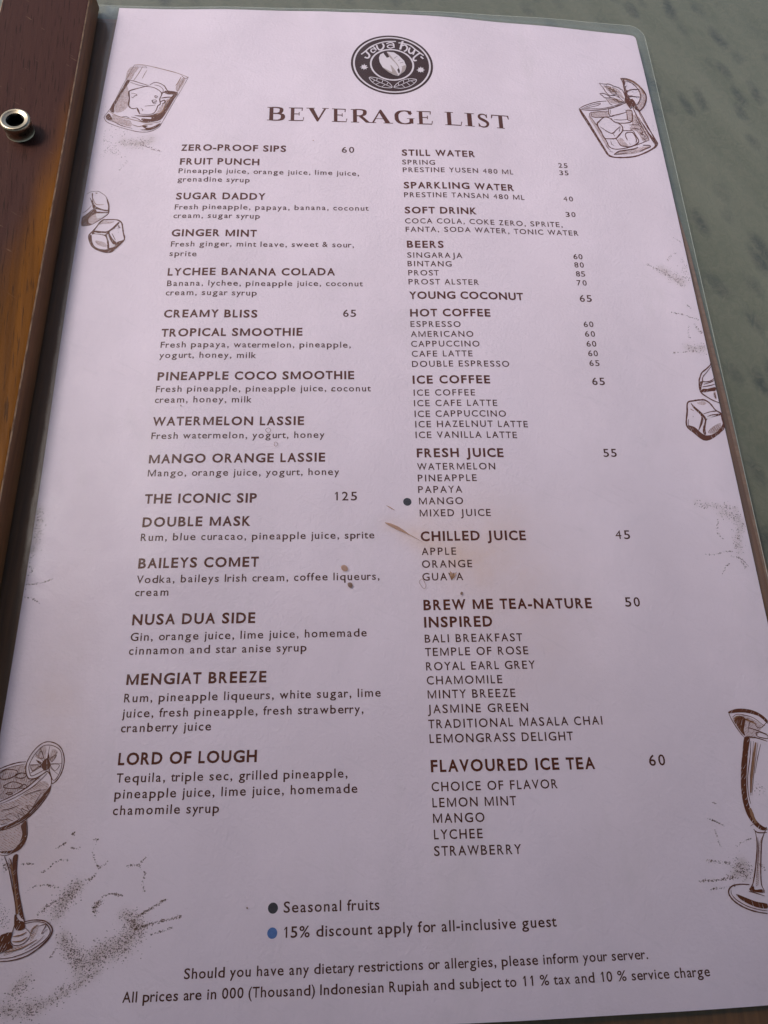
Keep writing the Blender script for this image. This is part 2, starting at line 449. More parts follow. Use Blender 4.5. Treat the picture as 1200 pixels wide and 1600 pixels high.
DRAW={
'rocks':[
('l',0.297,(-90.90,320.24,-95.06,306.67,-98.44,293.61,-100.97,287.42,-100.98,285.65,-99.47,283.43,-94.99,281.13,-89.25,279.09,-84.86,278.02,-81.41,278.01,-78.89,278.84,-76.46,280.81,-74.99,283.99,-71.47,294.58,-67.82,304.76,-65.24,312.40)),
('t',0.356,(-90.90,320.24,-87.12,320.41,-80.66,318.73,-72.29,315.91,-68.53,314.15,-65.24,312.40)),
('l',0.178,(-90.62,319.62,-86.14,319.54,-85.14,318.42,-86.96,318.69,-89.67,319.04)),
('l',0.303,(-68.49,313.52,-66.54,311.66,-65.18,312.71)),
('t',0.298,(-87.01,319.33,-88.57,314.53,-90.35,310.07)),
('t',0.27,(-84.80,317.15,-85.85,313.98,-86.50,311.46)),
('t',0.176,(-92.44,315.59,-93.38,311.77,-90.80,316.95)),
('t',0.423,(-68.64,312.58,-69.73,309.20,-70.69,307.08)),
('t',0.242,(-67.19,311.25,-68.46,307.27,-69.72,303.32)),
('l',0.437,(-93.40,309.77,-90.54,309.75,-86.87,308.34,-83.20,307.02)),
('l',0.292,(-91.76,308.75,-87.64,307.08,-83.57,306.22)),
('f',0,(-93.62,309.75,-92.04,309.36,-94.62,302.40,-96.72,295.56,-97.38,292.50,-97.07,289.53,-98.70,290.00,-98.98,292.66,-96.88,299.18,-95.05,304.52)),
('l',0.651,(-84.05,306.65,-87.46,305.23,-91.25,303.53,-91.75,301.97,-91.17,298.34,-91.15,294.71,-90.41,292.94,-88.81,292.11,-87.14,292.76)),
('l',0.474,(-84.04,306.52,-80.40,305.57,-77.53,303.35,-76.71,301.48,-77.33,298.45,-76.85,295.40,-77.85,294.23,-78.30,291.83,-79.41,289.47,-82.39,288.62,-85.25,288.91)),
('l',0.725,(-87.14,292.76,-86.29,290.68,-85.45,288.79)),
('l',0.477,(-82.78,307.27,-80.70,308.99,-78.44,308.63,-76.06,307.00,-75.01,305.11,-74.00,303.71,-71.72,303.12,-69.46,302.88)),
('l',0.298,(-80.56,307.43,-78.27,306.76,-76.30,304.54,-76.48,301.47)),
('f',0,(-75.34,303.77,-69.45,302.70,-70.88,298.18,-73.73,289.88,-76.00,285.51,-80.24,284.14,-83.74,284.47,-84.35,286.24,-80.40,285.92,-80.51,287.11,-83.99,287.13,-87.98,287.96,-84.08,288.02,-80.62,288.30,-78.09,289.43,-76.38,289.98,-74.09,294.09,-72.31,299.47,-71.57,301.27,-74.72,301.71)),
('l',0.536,(-76.71,301.48,-76.14,302.69,-73.46,302.58)),
('l',0.594,(-76.72,299.04,-74.54,299.57,-71.89,299.76)),
('l',0.592,(-76.95,296.62,-75.28,297.77,-74.73,296.54,-75.96,295.37)),
('t',0.594,(-72.31,299.47,-74.19,295.30,-75.55,290.55,-78.04,288.84)),
('l',0.234,(-83.75,293.83,-81.16,294.30,-78.98,294.56)),
('l',0.291,(-90.63,301.72,-88.86,301.50,-87.90,300.61,-88.74,300.28,-89.71,299.02,-90.42,299.60)),
('l',0.297,(-79.52,300.64,-78.58,300.01,-79.16,299.11,-79.66,299.73,-79.52,300.64)),
('l',0.354,(-80.80,297.62,-79.28,297.89,-78.75,296.97,-80.25,296.40,-80.80,297.62,-79.94,295.48,-78.67,296.06)),
('l',0.291,(-85.37,292.49,-84.41,291.60,-84.55,290.70)),
('l',0.344,(-89.18,287.03,-86.51,286.22,-83.72,284.17,-80.19,283.55)),
('t',0.338,(-99.57,290.22,-97.03,288.35,-93.88,286.79,-89.92,285.81,-86.37,284.74,-81.93,283.58,-77.59,283.79,-75.48,284.60)),
('l',0.284,(-93.45,286.82,-91.78,287.21,-89.98,286.40)),
('f',0,(-100.61,286.86,-99.41,288.75,-97.90,286.50,-97.53,285.05,-99.66,285.18)),
('l',0.336,(-100.32,285.41,-96.53,283.66,-92.91,281.55,-88.06,280.00)),
('f',0,(-83.90,281.53,-81.33,281.81,-82.09,280.64,-79.51,280.90,-75.82,283.43,-76.51,281.40,-79.79,279.15,-84.54,279.19,-82.01,279.76)),
('t',0.344,(-88.29,282.34,-85.17,281.23,-82.25,282.40,-79.23,282.65)),
('g',0,(-97.45,288.32,-93.82,286.20,-89.37,284.65,-88.60,281.15,-92.55,282.15,-97.44,284.18)),
('g',0,(-96.52,299.81,-94.93,305.45,-92.83,306.21,-91.78,300.14,-91.49,292.89,-94.61,289.71,-96.86,290.74)),
('g',0,(-93.13,318.07,-88.77,318.95,-90.18,315.09,-91.51,310.63,-94.13,310.47)),
('g',0,(-75.96,295.37,-73.16,298.90,-74.72,291.11,-77.98,288.24,-80.51,287.11,-78.14,290.03)),
('g',0,(-70.57,305.52,-68.34,311.63,-66.49,310.90,-69.07,303.60)),
],
'oldfash':[
('l',0.842,(120.96,302.22,122.12,298.14,124.86,291.67,127.84,284.28,130.19,278.46,131.61,274.60,133.79,273.32,139.36,273.65,145.57,275.13,151.32,278.19,156.06,281.79,158.21,284.49,157.75,286.70,155.54,293.50,152.90,302.98,151.19,307.99,149.55,312.29)),
('f',0,(120.96,302.22,122.12,301.28,125.47,293.27,128.63,284.36,130.66,279.00,132.41,274.68,134.64,273.80,131.54,274.10,130.31,276.47,127.70,283.26,124.46,291.63,121.76,298.37)),
('f',0,(157.97,286.75,158.38,284.27,156.66,281.64,153.61,279.57,155.94,282.27,156.64,283.93,155.33,287.26,152.02,297.55,151.17,300.03,153.39,295.71,155.43,290.37)),
('l',0.454,(120.96,302.22,123.74,304.58,128.94,307.48,133.19,309.00,135.92,309.58)),
('l',0.581,(120.93,301.96,126.22,302.08,132.42,303.35,137.53,305.09,141.96,307.41,146.51,310.19,149.53,312.12)),
('l',0.389,(122.29,302.61,126.76,303.19,133.37,304.40,139.41,306.81,145.72,310.45,148.44,311.84)),
('l',0.324,(123.59,303.41,127.06,305.43,130.06,306.80,132.58,307.50,131.18,306.12,127.32,304.40,124.38,303.33)),
('l',0.389,(125.75,298.48,126.40,300.37,129.34,301.45,133.09,302.37,136.01,302.96)),
('l',0.518,(125.75,298.48,127.35,295.51,129.21,291.56,130.92,286.61,132.35,282.69,133.13,279.74,135.33,278.56,138.55,278.90,143.61,280.66,149.78,283.78,154.36,286.47)),
('l',0.389,(126.77,300.14,126.73,298.31,128.85,297.74,132.97,298.58,136.73,299.52)),
('l',0.554,(154.36,286.47,153.27,289.98,151.67,295.40,150.48,300.97,149.29,306.61,149.38,309.84)),
('l',0.419,(151.10,307.44,152.64,301.34,154.25,295.87,155.71,291.98)),
('l',0.598,(136.40,304.32,135.90,301.63,136.75,299.63,138.49,300.46,141.95,301.84,145.05,303.32)),
('l',0.61,(145.13,303.86,145.68,304.74,148.18,304.84,148.02,301.12,147.30,297.86,145.24,296.52,141.04,295.71,137.90,296.36,136.76,298.32)),
('l',0.408,(145.34,303.89,145.27,300.72,145.15,298.60,147.05,297.56)),
('l',0.4,(137.15,303.88,136.89,301.22)),
('l',0.331,(138.09,297.69,141.36,297.83,144.94,298.57)),
('g',0,(145.64,304.46,148.40,304.88,147.30,297.86,145.36,298.63)),
('l',0.59,(133.38,298.62,130.11,295.26,129.02,293.09,130.40,288.60,131.47,284.88,134.24,284.81,137.33,285.49,139.50,288.04,141.45,290.84,141.72,293.45,140.55,295.12,137.90,296.36,136.15,298.25,133.38,298.62)),
('l',0.517,(130.26,291.92,132.23,290.32,134.03,288.97,136.17,288.58,138.33,290.98,140.73,293.59)),
('l',0.458,(136.17,288.58,136.90,286.72)),
('l',0.397,(140.61,292.80,139.61,290.10)),
('l',0.596,(141.45,290.84,144.45,291.33,146.89,291.30,147.69,288.58,148.78,285.16,146.74,282.58,143.65,280.91,140.83,280.82,138.92,281.36,137.75,284.27,137.29,285.23)),
('l',0.53,(142.38,288.38,143.40,289.80,145.93,290.39,146.98,289.25,147.69,286.02,147.15,283.91)),
('l',0.53,(142.38,288.38,142.68,286.38,143.06,284.89)),
('l',0.324,(134.47,283.66,134.55,281.40,135.64,280.75)),
('l',0.331,(143.64,283.44,144.26,282.26)),
('g',0,(137.82,284.78,140.42,286.10,141.67,283.71,142.99,281.84,140.87,281.08,138.95,281.62)),
('g',0,(148.02,301.12,150.32,302.53,152.19,298.63,154.22,290.67,154.46,287.10,151.21,285.01,149.79,288.89,148.19,291.75,145.43,292.39,147.34,296.82)),
('g',0,(127.24,300.71,136.01,302.96,135.59,300.02,132.99,298.68,127.26,297.84)),
('g',0,(126.15,298.52,127.35,295.51,128.95,292.57,130.33,288.08,132.35,282.69,133.05,279.23,131.93,279.63,129.31,286.45,127.01,292.90,125.21,297.39)),
('l',0.31,(149.20,300.77,150.22,299.35,149.63,298.21,150.65,296.80,150.05,295.66,151.49,294.33,150.89,293.20,151.83,291.28,150.80,290.08,152.67,288.84,151.64,287.64,153.17,286.88)),
('l',0.302,(145.42,294.98,147.56,295.55,149.61,295.49)),
('l',0.302,(145.84,292.45,148.40,293.07,150.38,292.60)),
('l',0.273,(150.13,291.00,150.72,289.55,151.90,289.23)),
('l',0.311,(152.43,292.42,152.93,290.43,153.87,288.54)),
('l',0.307,(150.46,287.97,151.47,286.59,152.66,286.27)),
('l',0.578,(134.80,274.91,137.50,277.19,140.85,278.31,145.06,279.58,147.70,280.94)),
('l',0.468,(148.07,278.22,150.82,280.13,154.00,281.92,153.75,282.89,150.41,282.60)),
('l',0.321,(134.80,274.91,138.49,275.79,141.39,276.62)),
('l',0.328,(143.18,277.84,144.66,277.02)),
('g',0,(134.80,274.91,138.31,277.27,145.06,279.58,153.75,282.89,151.62,280.00,146.30,277.23,140.47,275.76)),
('l',0.256,(131.47,280.59,132.18,278.65,133.57,277.28)),
('l',0.257,(132.69,276.70,134.62,276.39)),
('l',0.402,(133.65,321.32,135.69,321.18,137.33,321.11,138.21,321.50,139.83,321.17,141.36,320.28,143.37,319.75,144.48,318.82,145.43,318.14,146.03,315.24,146.25,312.57,146.09,310.13)),
('l',0.402,(133.65,321.32,134.66,319.69,135.65,317.90,136.22,316.07,137.58,314.08,139.18,313.74,141.28,314.02,143.15,312.66,145.24,310.00)),
('l',0.336,(135.96,320.12,138.59,318.27,140.84,316.67,142.21,314.69,143.49,312.17)),
('t',0.472,(137.18,320.00,139.55,319.22,138.59,318.27,141.00,317.78,140.07,317.11,142.07,316.57)),
('l',0.304,(137.82,318.72,139.19,316.72,140.84,316.67)),
('l',0.307,(140.47,319.89,141.34,317.28,143.30,316.47)),
('l',0.303,(138.39,316.89,139.75,314.90,142.25,314.96)),
('l',0.4,(133.07,314.08,134.77,314.55,136.74,313.98,138.56,312.32,140.20,312.26)),
('l',0.4,(133.07,314.08,134.51,312.63,135.60,311.69,138.54,312.15)),
('l',0.367,(135.60,311.69,136.88,309.16,137.69,307.66,138.65,307.25)),
('l',0.336,(138.86,311.55,140.72,310.18,143.16,309.98,145.24,310.00)),
('t',0.47,(139.20,311.06,141.34,311.61,142.40,310.41,144.05,310.37)),
('l',0.303,(140.20,312.26,141.60,310.57,142.20,309.04)),
('g',0,(135.92,319.84,141.24,319.44,144.23,317.15,145.53,311.93,142.21,314.69,138.31,316.34)),
('g',0,(136.77,311.29,141.80,311.94,144.86,310.22,141.32,308.66,138.05,308.77)),
('l',0.763,(145.59,326.24,149.00,326.41,152.20,325.05,154.76,322.25,156.80,318.84,157.39,315.15,156.06,310.54,153.97,306.90,151.96,304.93)),
('l',0.555,(145.59,326.24,146.31,324.03,146.45,320.76,146.45,318.03,146.38,314.75,146.81,312.12)),
('l',0.489,(147.39,324.21,149.57,324.57,151.88,323.05,153.60,320.36,154.51,316.72,153.65,312.75,151.84,309.45,150.93,309.02)),
('f',0,(146.48,325.17,147.83,324.28,146.88,320.82,148.78,322.23,150.26,323.58,147.74,320.96,147.74,318.23,150.87,319.30,148.05,317.46,148.09,315.02,152.69,314.73,148.87,314.60,148.52,312.39,150.03,311.29,151.27,308.54,149.38,307.16,148.18,307.51,146.39,309.37,145.36,310.83,146.38,314.75,146.49,319.67)),
('l',0.419,(148.87,318.68,151.32,319.49,154.37,319.86)),
('l',0.418,(148.95,315.16,151.38,314.49,153.97,314.71)),
('l',0.387,(150.64,317.89,150.77,317.37)),
('g',0,(153.60,320.36,155.64,319.69,157.03,315.07,155.21,309.29,152.13,306.03,151.62,308.07,154.00,312.28,154.73,316.76)),
('t',0.694,(145.92,325.63,149.72,325.59,152.86,323.79,155.38,320.73,156.51,317.14)),
('f',0,(145.79,310.89,149.81,312.60,151.53,307.52,151.96,304.93,150.06,306.20,149.21,308.74,147.93,305.87,146.90,307.31)),
],
'margarita':[
('l',0.349,(-102.94,7.13,-99.98,8.30,-96.94,9.13,-94.47,9.30)),
('l',0.194,(-102.82,6.37,-99.01,7.84,-94.60,8.63)),
('c',0.325,(-88.63,15.27,-90.83,14.40,-92.83,12.18,-94.20,9.07,-94.18,6.40,-93.06,4.39,-92.12,4.15,-90.35,4.54,-88.24,5.82,-87.38,6.24,-85.98,4.44,-85.49,2.58,-83.83,3.95,-82.78,6.58,-82.64,9.70,-83.86,12.89,-85.97,14.66)),
('c',0.223,(-88.49,14.26,-90.27,13.71,-92.23,11.27,-93.39,8.16,-92.83,5.93,-92.02,5.02,-89.23,6.29,-87.30,7.35,-86.33,5.33,-85.16,3.54,-83.95,4.83,-83.20,7.93,-83.97,11.98,-86.08,13.75)),
('l',0.241,(-88.15,8.49,-87.74,13.88)),
('l',0.241,(-88.15,8.49,-85.15,12.01)),
('l',0.241,(-88.15,8.49,-83.29,8.60)),
('l',0.241,(-88.15,8.49,-84.01,5.28)),
('l',0.241,(-88.15,8.49,-85.98,4.44)),
('l',0.241,(-88.15,8.49,-92.07,11.71)),
('l',0.241,(-88.15,8.49,-90.71,13.49)),
('l',0.241,(-88.15,8.49,-93.42,8.38)),
('l',0.241,(-88.15,8.49,-92.61,5.92)),
('f',0,(-89.20,9.41,-87.94,10.27,-86.76,8.46,-87.04,7.12,-88.33,6.49,-89.38,7.40,-90.34,7.65,-89.54,8.52)),
('f',0,(-90.23,8.53,-91.58,9.91,-89.60,8.97)),
('f',0,(-87.94,10.27,-87.95,12.08,-87.18,9.81)),
('c',0.16,(-91.01,10.79,-90.11,12.57,-89.33,10.30)),
('c',0.162,(-87.01,10.25,-85.26,11.11,-86.39,9.12)),
('c',0.159,(-92.93,8.15,-90.40,8.09,-92.02,6.57)),
('c',0.162,(-86.73,8.23,-83.93,8.17,-85.09,6.41)),
('g',0,(-90.47,13.49,-88.87,13.68,-88.63,10.29,-89.73,9.87,-91.71,10.81)),
('g',0,(-86.91,12.96,-84.91,12.01,-86.42,9.34,-87.24,10.26)),
('g',0,(-92.70,8.14,-89.94,8.08,-91.95,6.13)),
('l',0.346,(-101.40,-2.58,-96.83,-0.54,-92.71,1.97,-89.90,4.53,-88.24,5.82)),
('l',0.248,(-101.27,-3.35,-96.28,-1.20,-91.74,1.51,-88.91,4.07,-87.32,5.80)),
('l',0.36,(-85.73,2.68,-85.89,0.49,-87.13,-2.08,-88.65,-4.20,-90.99,-6.70,-93.81,-8.74,-97.13,-10.12,-100.11,-10.67)),
('f',0,(-85.67,2.24,-86.06,0.06,-88.71,-3.77,-91.83,-7.10,-95.52,-9.12,-100.08,-10.88,-100.21,-10.04,-96.06,-8.47,-92.40,-6.24,-90.07,-3.73,-88.17,-1.19,-86.64,0.95)),
('f',0,(-91.93,-7.95,-91.27,-10.92,-91.12,-13.43,-92.30,-15.89,-94.75,-17.05,-97.81,-16.96,-99.18,-16.50,-97.03,-16.36,-94.47,-16.03,-92.99,-14.21,-92.48,-11.72,-93.30,-9.18)),
('l',0.272,(-91.76,-7.53,-91.04,-10.93,-91.12,-13.43,-92.33,-15.68,-94.34,-16.86,-96.40,-17.61,-98.62,-17.34)),
('g',0,(-95.52,-9.12,-93.30,-9.18,-92.67,-13.39,-94.50,-15.82,-98.81,-16.10,-99.71,-13.18,-99.61,-11.10)),
('g',0,(-101.19,-3.87,-95.74,-1.86,-89.25,3.20,-86.37,2.25,-87.78,-0.77,-91.63,-5.40,-95.72,-7.85,-100.38,-8.98)),
('g',0,(-102.71,5.71,-98.56,7.83,-94.53,8.18,-93.10,4.61,-90.29,4.10,-94.84,1.15,-101.53,-1.72)),
('c',0.234,(-102.08,5.92,-99.81,7.19,-96.54,6.45,-98.08,4.72,-101.15,4.27)),
('c',0.235,(-97.21,4.92,-95.57,5.99,-93.67,5.42,-94.88,4.43)),
('c',0.233,(-100.34,1.93,-97.88,3.40,-94.59,2.45,-96.68,1.41)),
('c',0.215,(-95.36,1.59,-93.94,2.65,-93.10,1.54)),
('c',0.213,(-99.36,-0.04,-97.86,0.35,-97.31,-0.31)),
('l',0.193,(-100.85,-0.44,-99.03,2.12)),
('l',0.197,(-92.90,3.29,-91.21,4.12,-89.37,4.08)),
('l',0.173,(-99.73,-4.76,-97.13,-4.41,-94.61,-3.40)),
('l',0.173,(-98.58,-6.50,-96.49,-5.70)),
('l',0.174,(-95.98,-6.14,-94.00,-7.47,-94.70,-5.75,-92.34,-6.66,-94.00,-4.49,-91.18,-5.42,-92.33,-3.67,-90.01,-4.16)),
('l',0.176,(-90.79,-5.00,-89.41,-2.02,-88.36,0.12)),
('l',0.176,(-93.23,-0.63,-91.09,0.18,-88.48,0.99)),
('l',0.158,(-89.33,0.58,-87.10,0.96)),
('l',0.176,(-90.01,-4.16,-88.44,-2.48,-87.44,0.09)),
('l',0.172,(-99.70,-7.74,-97.56,-7.37,-95.69,-8.06)),
('l',0.172,(-99.94,-8.99,-97.36,-8.65)),
('l',0.34,(-96.81,-17.81,-94.93,-21.53,-93.44,-25.61,-91.96,-29.63,-90.92,-33.59,-90.94,-36.30,-91.43,-38.60)),
('l',0.344,(-92.93,-17.51,-92.66,-21.60,-91.70,-25.66,-90.44,-29.68,-88.98,-33.65,-88.26,-35.62,-88.02,-37.17)),
('t',0.662,(-94.93,-18.68,-93.31,-23.60,-91.64,-28.85,-90.49,-33.60)),
('f',0,(-94.18,-17.89,-92.93,-17.51,-92.96,-20.78,-91.91,-25.65,-90.10,-30.48,-88.59,-34.83,-90.06,-33.62,-91.43,-28.85,-93.03,-24.01,-94.03,-20.34)),
('l',0.208,(-95.59,-18.66,-93.47,-24.00,-92.02,-29.23,-90.83,-32.81)),
('l',0.189,(-95.43,-18.26,-94.31,-19.93,-94.84,-20.72,-93.56,-21.98)),
('f',0,(-91.35,-33.57,-89.82,-35.18,-88.47,-35.61,-87.81,-37.18,-89.41,-37.90,-90.82,-37.08)),
('l',0.221,(-91.43,-38.60,-91.56,-40.50,-90.11,-41.70,-88.03,-41.38,-86.49,-40.29,-86.07,-38.77,-87.81,-37.18)),
('t',0.37,(-90.89,-39.38,-88.81,-39.07,-87.21,-38.35)),
('t',0.37,(-90.90,-40.72,-88.58,-40.61,-86.79,-39.71)),
('l',0.376,(-88.26,-35.62,-85.51,-35.23,-82.41,-35.59,-80.50,-36.80,-79.79,-38.17,-80.48,-40.07,-82.76,-42.30,-86.30,-44.47,-90.37,-45.46,-94.12,-45.62)),
('l',0.262,(-87.97,-36.09,-85.00,-35.71,-82.34,-36.10,-80.86,-37.37,-80.42,-38.93,-82.08,-40.99,-86.04,-43.34,-90.49,-44.70,-94.22,-44.94)),
('f',0,(-95.50,-39.60,-91.49,-38.21,-91.50,-40.89,-90.48,-42.06,-92.06,-42.76,-94.40,-43.81,-94.82,-43.79)),
('g',0,(-92.06,-42.76,-89.63,-42.09,-85.94,-41.07,-86.02,-37.62,-84.02,-36.52,-84.82,-39.96,-88.29,-42.52,-92.66,-44.25)),
('t',0.293,(-92.81,-43.30,-88.29,-42.52,-83.90,-40.37)),
('l',0.189,(-83.97,-36.91,-81.84,-36.58,-82.82,-38.86,-81.24,-37.75)),
('l',0.167,(-86.95,-42.94,-83.79,-41.13,-81.89,-39.27)),
('t',0.28,(-86.07,-38.77,-85.59,-37.63,-84.43,-36.70)),
],
'sour':[
('f',0,(139.62,20.51,142.52,21.42,145.69,21.48,149.24,20.78,152.10,19.20,153.82,17.31,153.38,16.38,150.91,18.75,147.44,19.86,144.36,20.22,141.72,20.11,140.02,19.95)),
('l',0.356,(139.62,20.51,140.27,18.17,141.33,15.84,142.64,13.51,143.84,11.89)),
('l',0.262,(140.78,18.63,142.66,19.63,145.73,19.27,148.68,18.30,151.39,16.17,152.35,15.69)),
('t',0.714,(141.30,18.16,143.01,18.84,144.95,18.11,146.89,17.39,149.26,16.19)),
('f',0,(141.20,17.69,143.58,19.06,145.47,18.10,144.13,14.41,144.25,12.57,143.16,13.50,141.84,15.83)),
('g',0,(140.83,18.40,145.20,19.28,151.33,15.94,149.79,13.87,147.69,11.60,143.94,12.34,141.84,15.83)),
('l',0.238,(141.94,16.29,144.42,18.12)),
('l',0.238,(143.20,14.89,145.37,17.64,147.05,18.09)),
('l',0.239,(145.49,13.47,146.73,16.69,148.47,17.37)),
('l',0.243,(148.73,16.20,149.52,15.03,151.17,15.24)),
('l',0.379,(143.84,11.89,145.71,12.09,148.73,11.58,151.98,10.52)),
('l',0.311,(145.59,15.08,147.84,14.59,152.53,12.82)),
('c',0.289,(148.63,13.42,150.23,13.49,152.44,12.45,152.20,11.44,149.34,11.94,148.44,12.60)),
('l',0.439,(151.17,15.24,153.54,17.08)),
('f',0,(143.74,11.89,145.76,11.63,144.28,7.56,142.39,1.32,141.13,-3.93,140.78,-8.26,141.42,-12.14,142.74,-14.72,144.63,-16.26,145.63,-16.50,145.45,-17.25,143.20,-17.06,141.11,-15.31,139.50,-12.51,138.85,-8.64,139.13,-3.88,140.46,2.25,141.93,6.70)),
('l',0.225,(139.74,-15.90,141.11,-15.31)),
('l',0.309,(145.92,10.71,144.55,5.75,142.31,-0.45,141.35,-5.68,141.49,-9.14)),
('t',0.956,(147.64,10.22,145.73,5.27,143.67,-0.48,142.25,-5.70)),
('l',0.215,(146.85,10.69,145.42,5.73,143.32,-0.47,141.86,-6.56)),
('l',0.216,(148.42,10.21,146.51,5.26,144.44,-0.50,142.46,-6.58)),
('l',0.217,(149.36,9.74,147.38,5.69,145.14,0.37)),
('t',1.135,(140.96,-10.41,141.38,-12.99,142.15,-15.13)),
('l',0.227,(142.59,-15.35,144.29,-16.67,145.68,-16.29)),
('l',0.407,(141.18,-17.20,141.21,-19.71,140.71,-22.60,139.45,-26.65,137.93,-30.65,136.78,-33.01,135.48,-34.15)),
('l',0.409,(144.89,-17.32,143.17,-19.78,142.17,-22.65,141.10,-26.71,140.27,-30.33,139.92,-33.13,140.57,-34.94)),
('l',0.316,(140.78,-16.77,142.03,-17.86,145.29,-17.96)),
('l',0.225,(141.70,-19.31,141.19,-22.61,139.75,-27.48,138.56,-31.07)),
('g',0,(143.17,-19.36,141.83,-22.64,140.43,-27.50,139.15,-32.70,137.87,-33.05,139.85,-27.48,141.72,-21.39)),
('f',0,(135.52,-33.95,137.07,-33.42,137.33,-34.42,139.73,-34.39,140.48,-35.34,138.57,-35.26,135.82,-34.76)),
('l',0.281,(135.11,-34.73,137.58,-35.42,140.25,-36.32)),
('l',0.48,(135.75,-32.89,132.94,-32.66,130.04,-32.95,128.39,-34.08,128.30,-35.66,129.99,-37.69,133.34,-39.58,136.87,-40.69,140.08,-41.22)),
('l',0.257,(129.09,-34.11,129.13,-35.49,130.58,-37.12,133.94,-39.01,137.94,-40.15,140.26,-40.45)),
('f',0,(130.71,-35.36,133.55,-36.45,137.05,-37.77,140.52,-38.50,140.20,-39.86,136.71,-39.32,133.25,-37.81,131.21,-36.36)),
],
'iceleft':[
('l',0.265,(-103.56,241.31,-102.38,242.33,-101.24,242.90,-99.04,243.05,-97.54,242.27,-95.98,241.02,-94.92,239.61,-93.98,237.53,-93.35,235.44,-93.04,232.55,-93.17,230.98,-94.12,229.63,-95.57,228.26,-97.37,226.61,-99.36,224.94,-101.24,224.18,-103.62,224.02)),
('f',0,(-103.63,224.09,-103.96,228.51,-102.89,229.76,-101.67,231.14,-100.29,232.94,-98.93,233.29,-98.10,231.24,-99.36,230.12,-100.79,228.73,-101.20,227.15,-100.81,225.88,-99.37,225.07,-101.24,224.18)),
('f',0,(-99.82,233.23,-100.59,235.55,-101.49,238.13,-102.06,239.55,-101.48,238.93,-100.73,237.65,-101.45,241.60,-100.91,241.77,-100.63,238.99,-99.99,236.38,-98.90,234.74,-98.87,232.77)),
('f',0,(-99.20,234.72,-97.40,233.91,-95.72,233.21,-93.77,232.84,-93.69,232.13,-95.63,232.43,-97.50,232.98,-98.73,233.30)),
('f',0,(-98.75,231.73,-97.18,231.95,-95.56,231.78,-93.75,231.74,-92.92,231.51,-93.88,231.08,-95.86,230.90,-98.08,231.04)),
('f',0,(-95.21,239.86,-94.24,238.05,-93.35,235.44,-93.00,232.56,-93.09,231.24,-93.65,231.74,-93.71,234.63,-94.30,236.72)),
('l',0.421,(-99.17,225.00,-97.37,226.61,-95.57,228.26,-93.95,229.90,-93.01,231.38)),
('l',0.264,(-97.57,226.59,-98.44,225.51)),
('g',0,(-101.35,228.43,-99.03,230.66,-97.84,230.74,-97.80,228.65,-95.96,228.24,-98.10,226.05,-100.50,224.61)),
('l',0.262,(-104.01,230.85,-102.76,231.98,-101.56,233.64,-100.76,235.27)),
('t',0.346,(-100.49,239.00,-99.75,236.93,-98.82,235.80,-97.20,235.63,-95.61,235.85)),
('t',0.267,(-99.96,242.24,-99.13,242.03,-99.88,241.58)),
('k',0,(-98.24,230.71,-96.27,230.96,-93.67,230.96,-95.29,229.31,-97.35,228.16,-98.06,229.16)),
('c',0.583,(-95.08,227.45,-96.47,225.62,-97.41,223.51,-98.55,221.40,-99.64,219.80,-99.94,218.51,-99.58,216.76,-98.51,214.31,-97.15,212.62,-95.05,211.35,-92.40,210.45,-89.67,210.65,-88.27,212.43,-86.53,214.72,-85.41,216.49,-85.11,218.02,-85.83,220.56,-86.43,223.38,-86.97,225.69,-88.01,226.97,-89.49,227.66,-92.31,227.68,-93.90,227.61)),
('f',0,(-99.94,218.51,-98.90,219.34,-98.36,216.33,-97.07,213.63,-94.95,212.22,-92.16,211.83,-90.87,212.62,-88.78,213.43,-88.03,215.71,-85.94,216.74,-85.22,217.51,-85.84,215.73,-87.39,213.45,-89.29,210.79,-92.00,210.39,-94.82,211.11,-97.34,212.61,-98.99,215.03)),
('f',0,(-97.99,221.68,-95.20,221.45,-92.82,221.42,-91.00,223.02,-88.56,226.44,-88.10,225.93,-89.81,223.06,-91.60,221.21,-90.99,219.19,-89.33,216.69,-88.00,215.46,-88.83,213.93,-90.21,215.66,-91.44,217.90,-92.06,219.92,-92.57,219.13,-91.45,216.13,-90.84,212.37,-91.61,212.23,-92.29,216.61,-93.33,218.85,-95.38,219.52,-97.79,219.91,-98.74,219.60,-98.69,220.88)),
('k',0,(-97.88,220.67,-95.48,220.41,-93.10,220.39,-93.41,219.61,-95.42,219.90,-97.41,220.06)),
('k',0,(-92.17,219.15,-91.11,216.65,-89.70,214.67,-88.49,214.44,-89.96,213.40,-90.97,215.39,-91.98,217.38)),
('g',0,(-96.72,226.12,-95.03,226.99,-92.22,226.85,-90.19,226.66,-92.08,225.56,-94.86,225.44,-96.38,224.85)),
('g',0,(-96.99,216.40,-95.01,216.24,-92.94,215.32,-91.96,213.59,-93.50,213.29,-95.98,214.44)),
('l',0.268,(-88.57,224.63,-87.94,224.39,-88.29,223.87,-87.46,223.62,-88.61,223.09)),
('l',0.24,(-88.10,221.17,-87.86,220.79)),
('l',0.319,(-90.50,220.22,-89.74,218.71,-88.73,216.71)),
],
'iceright':[
('c',0.694,(150.19,143.66,153.15,144.22,155.18,144.24,157.20,142.77,158.95,139.95,161.25,138.37,161.17,136.60,161.44,133.10,160.61,131.29,158.47,129.38,155.13,127.11,152.63,125.95,150.45,126.25,147.65,128.96,144.91,131.98,146.34,138.46,147.32,142.65)),
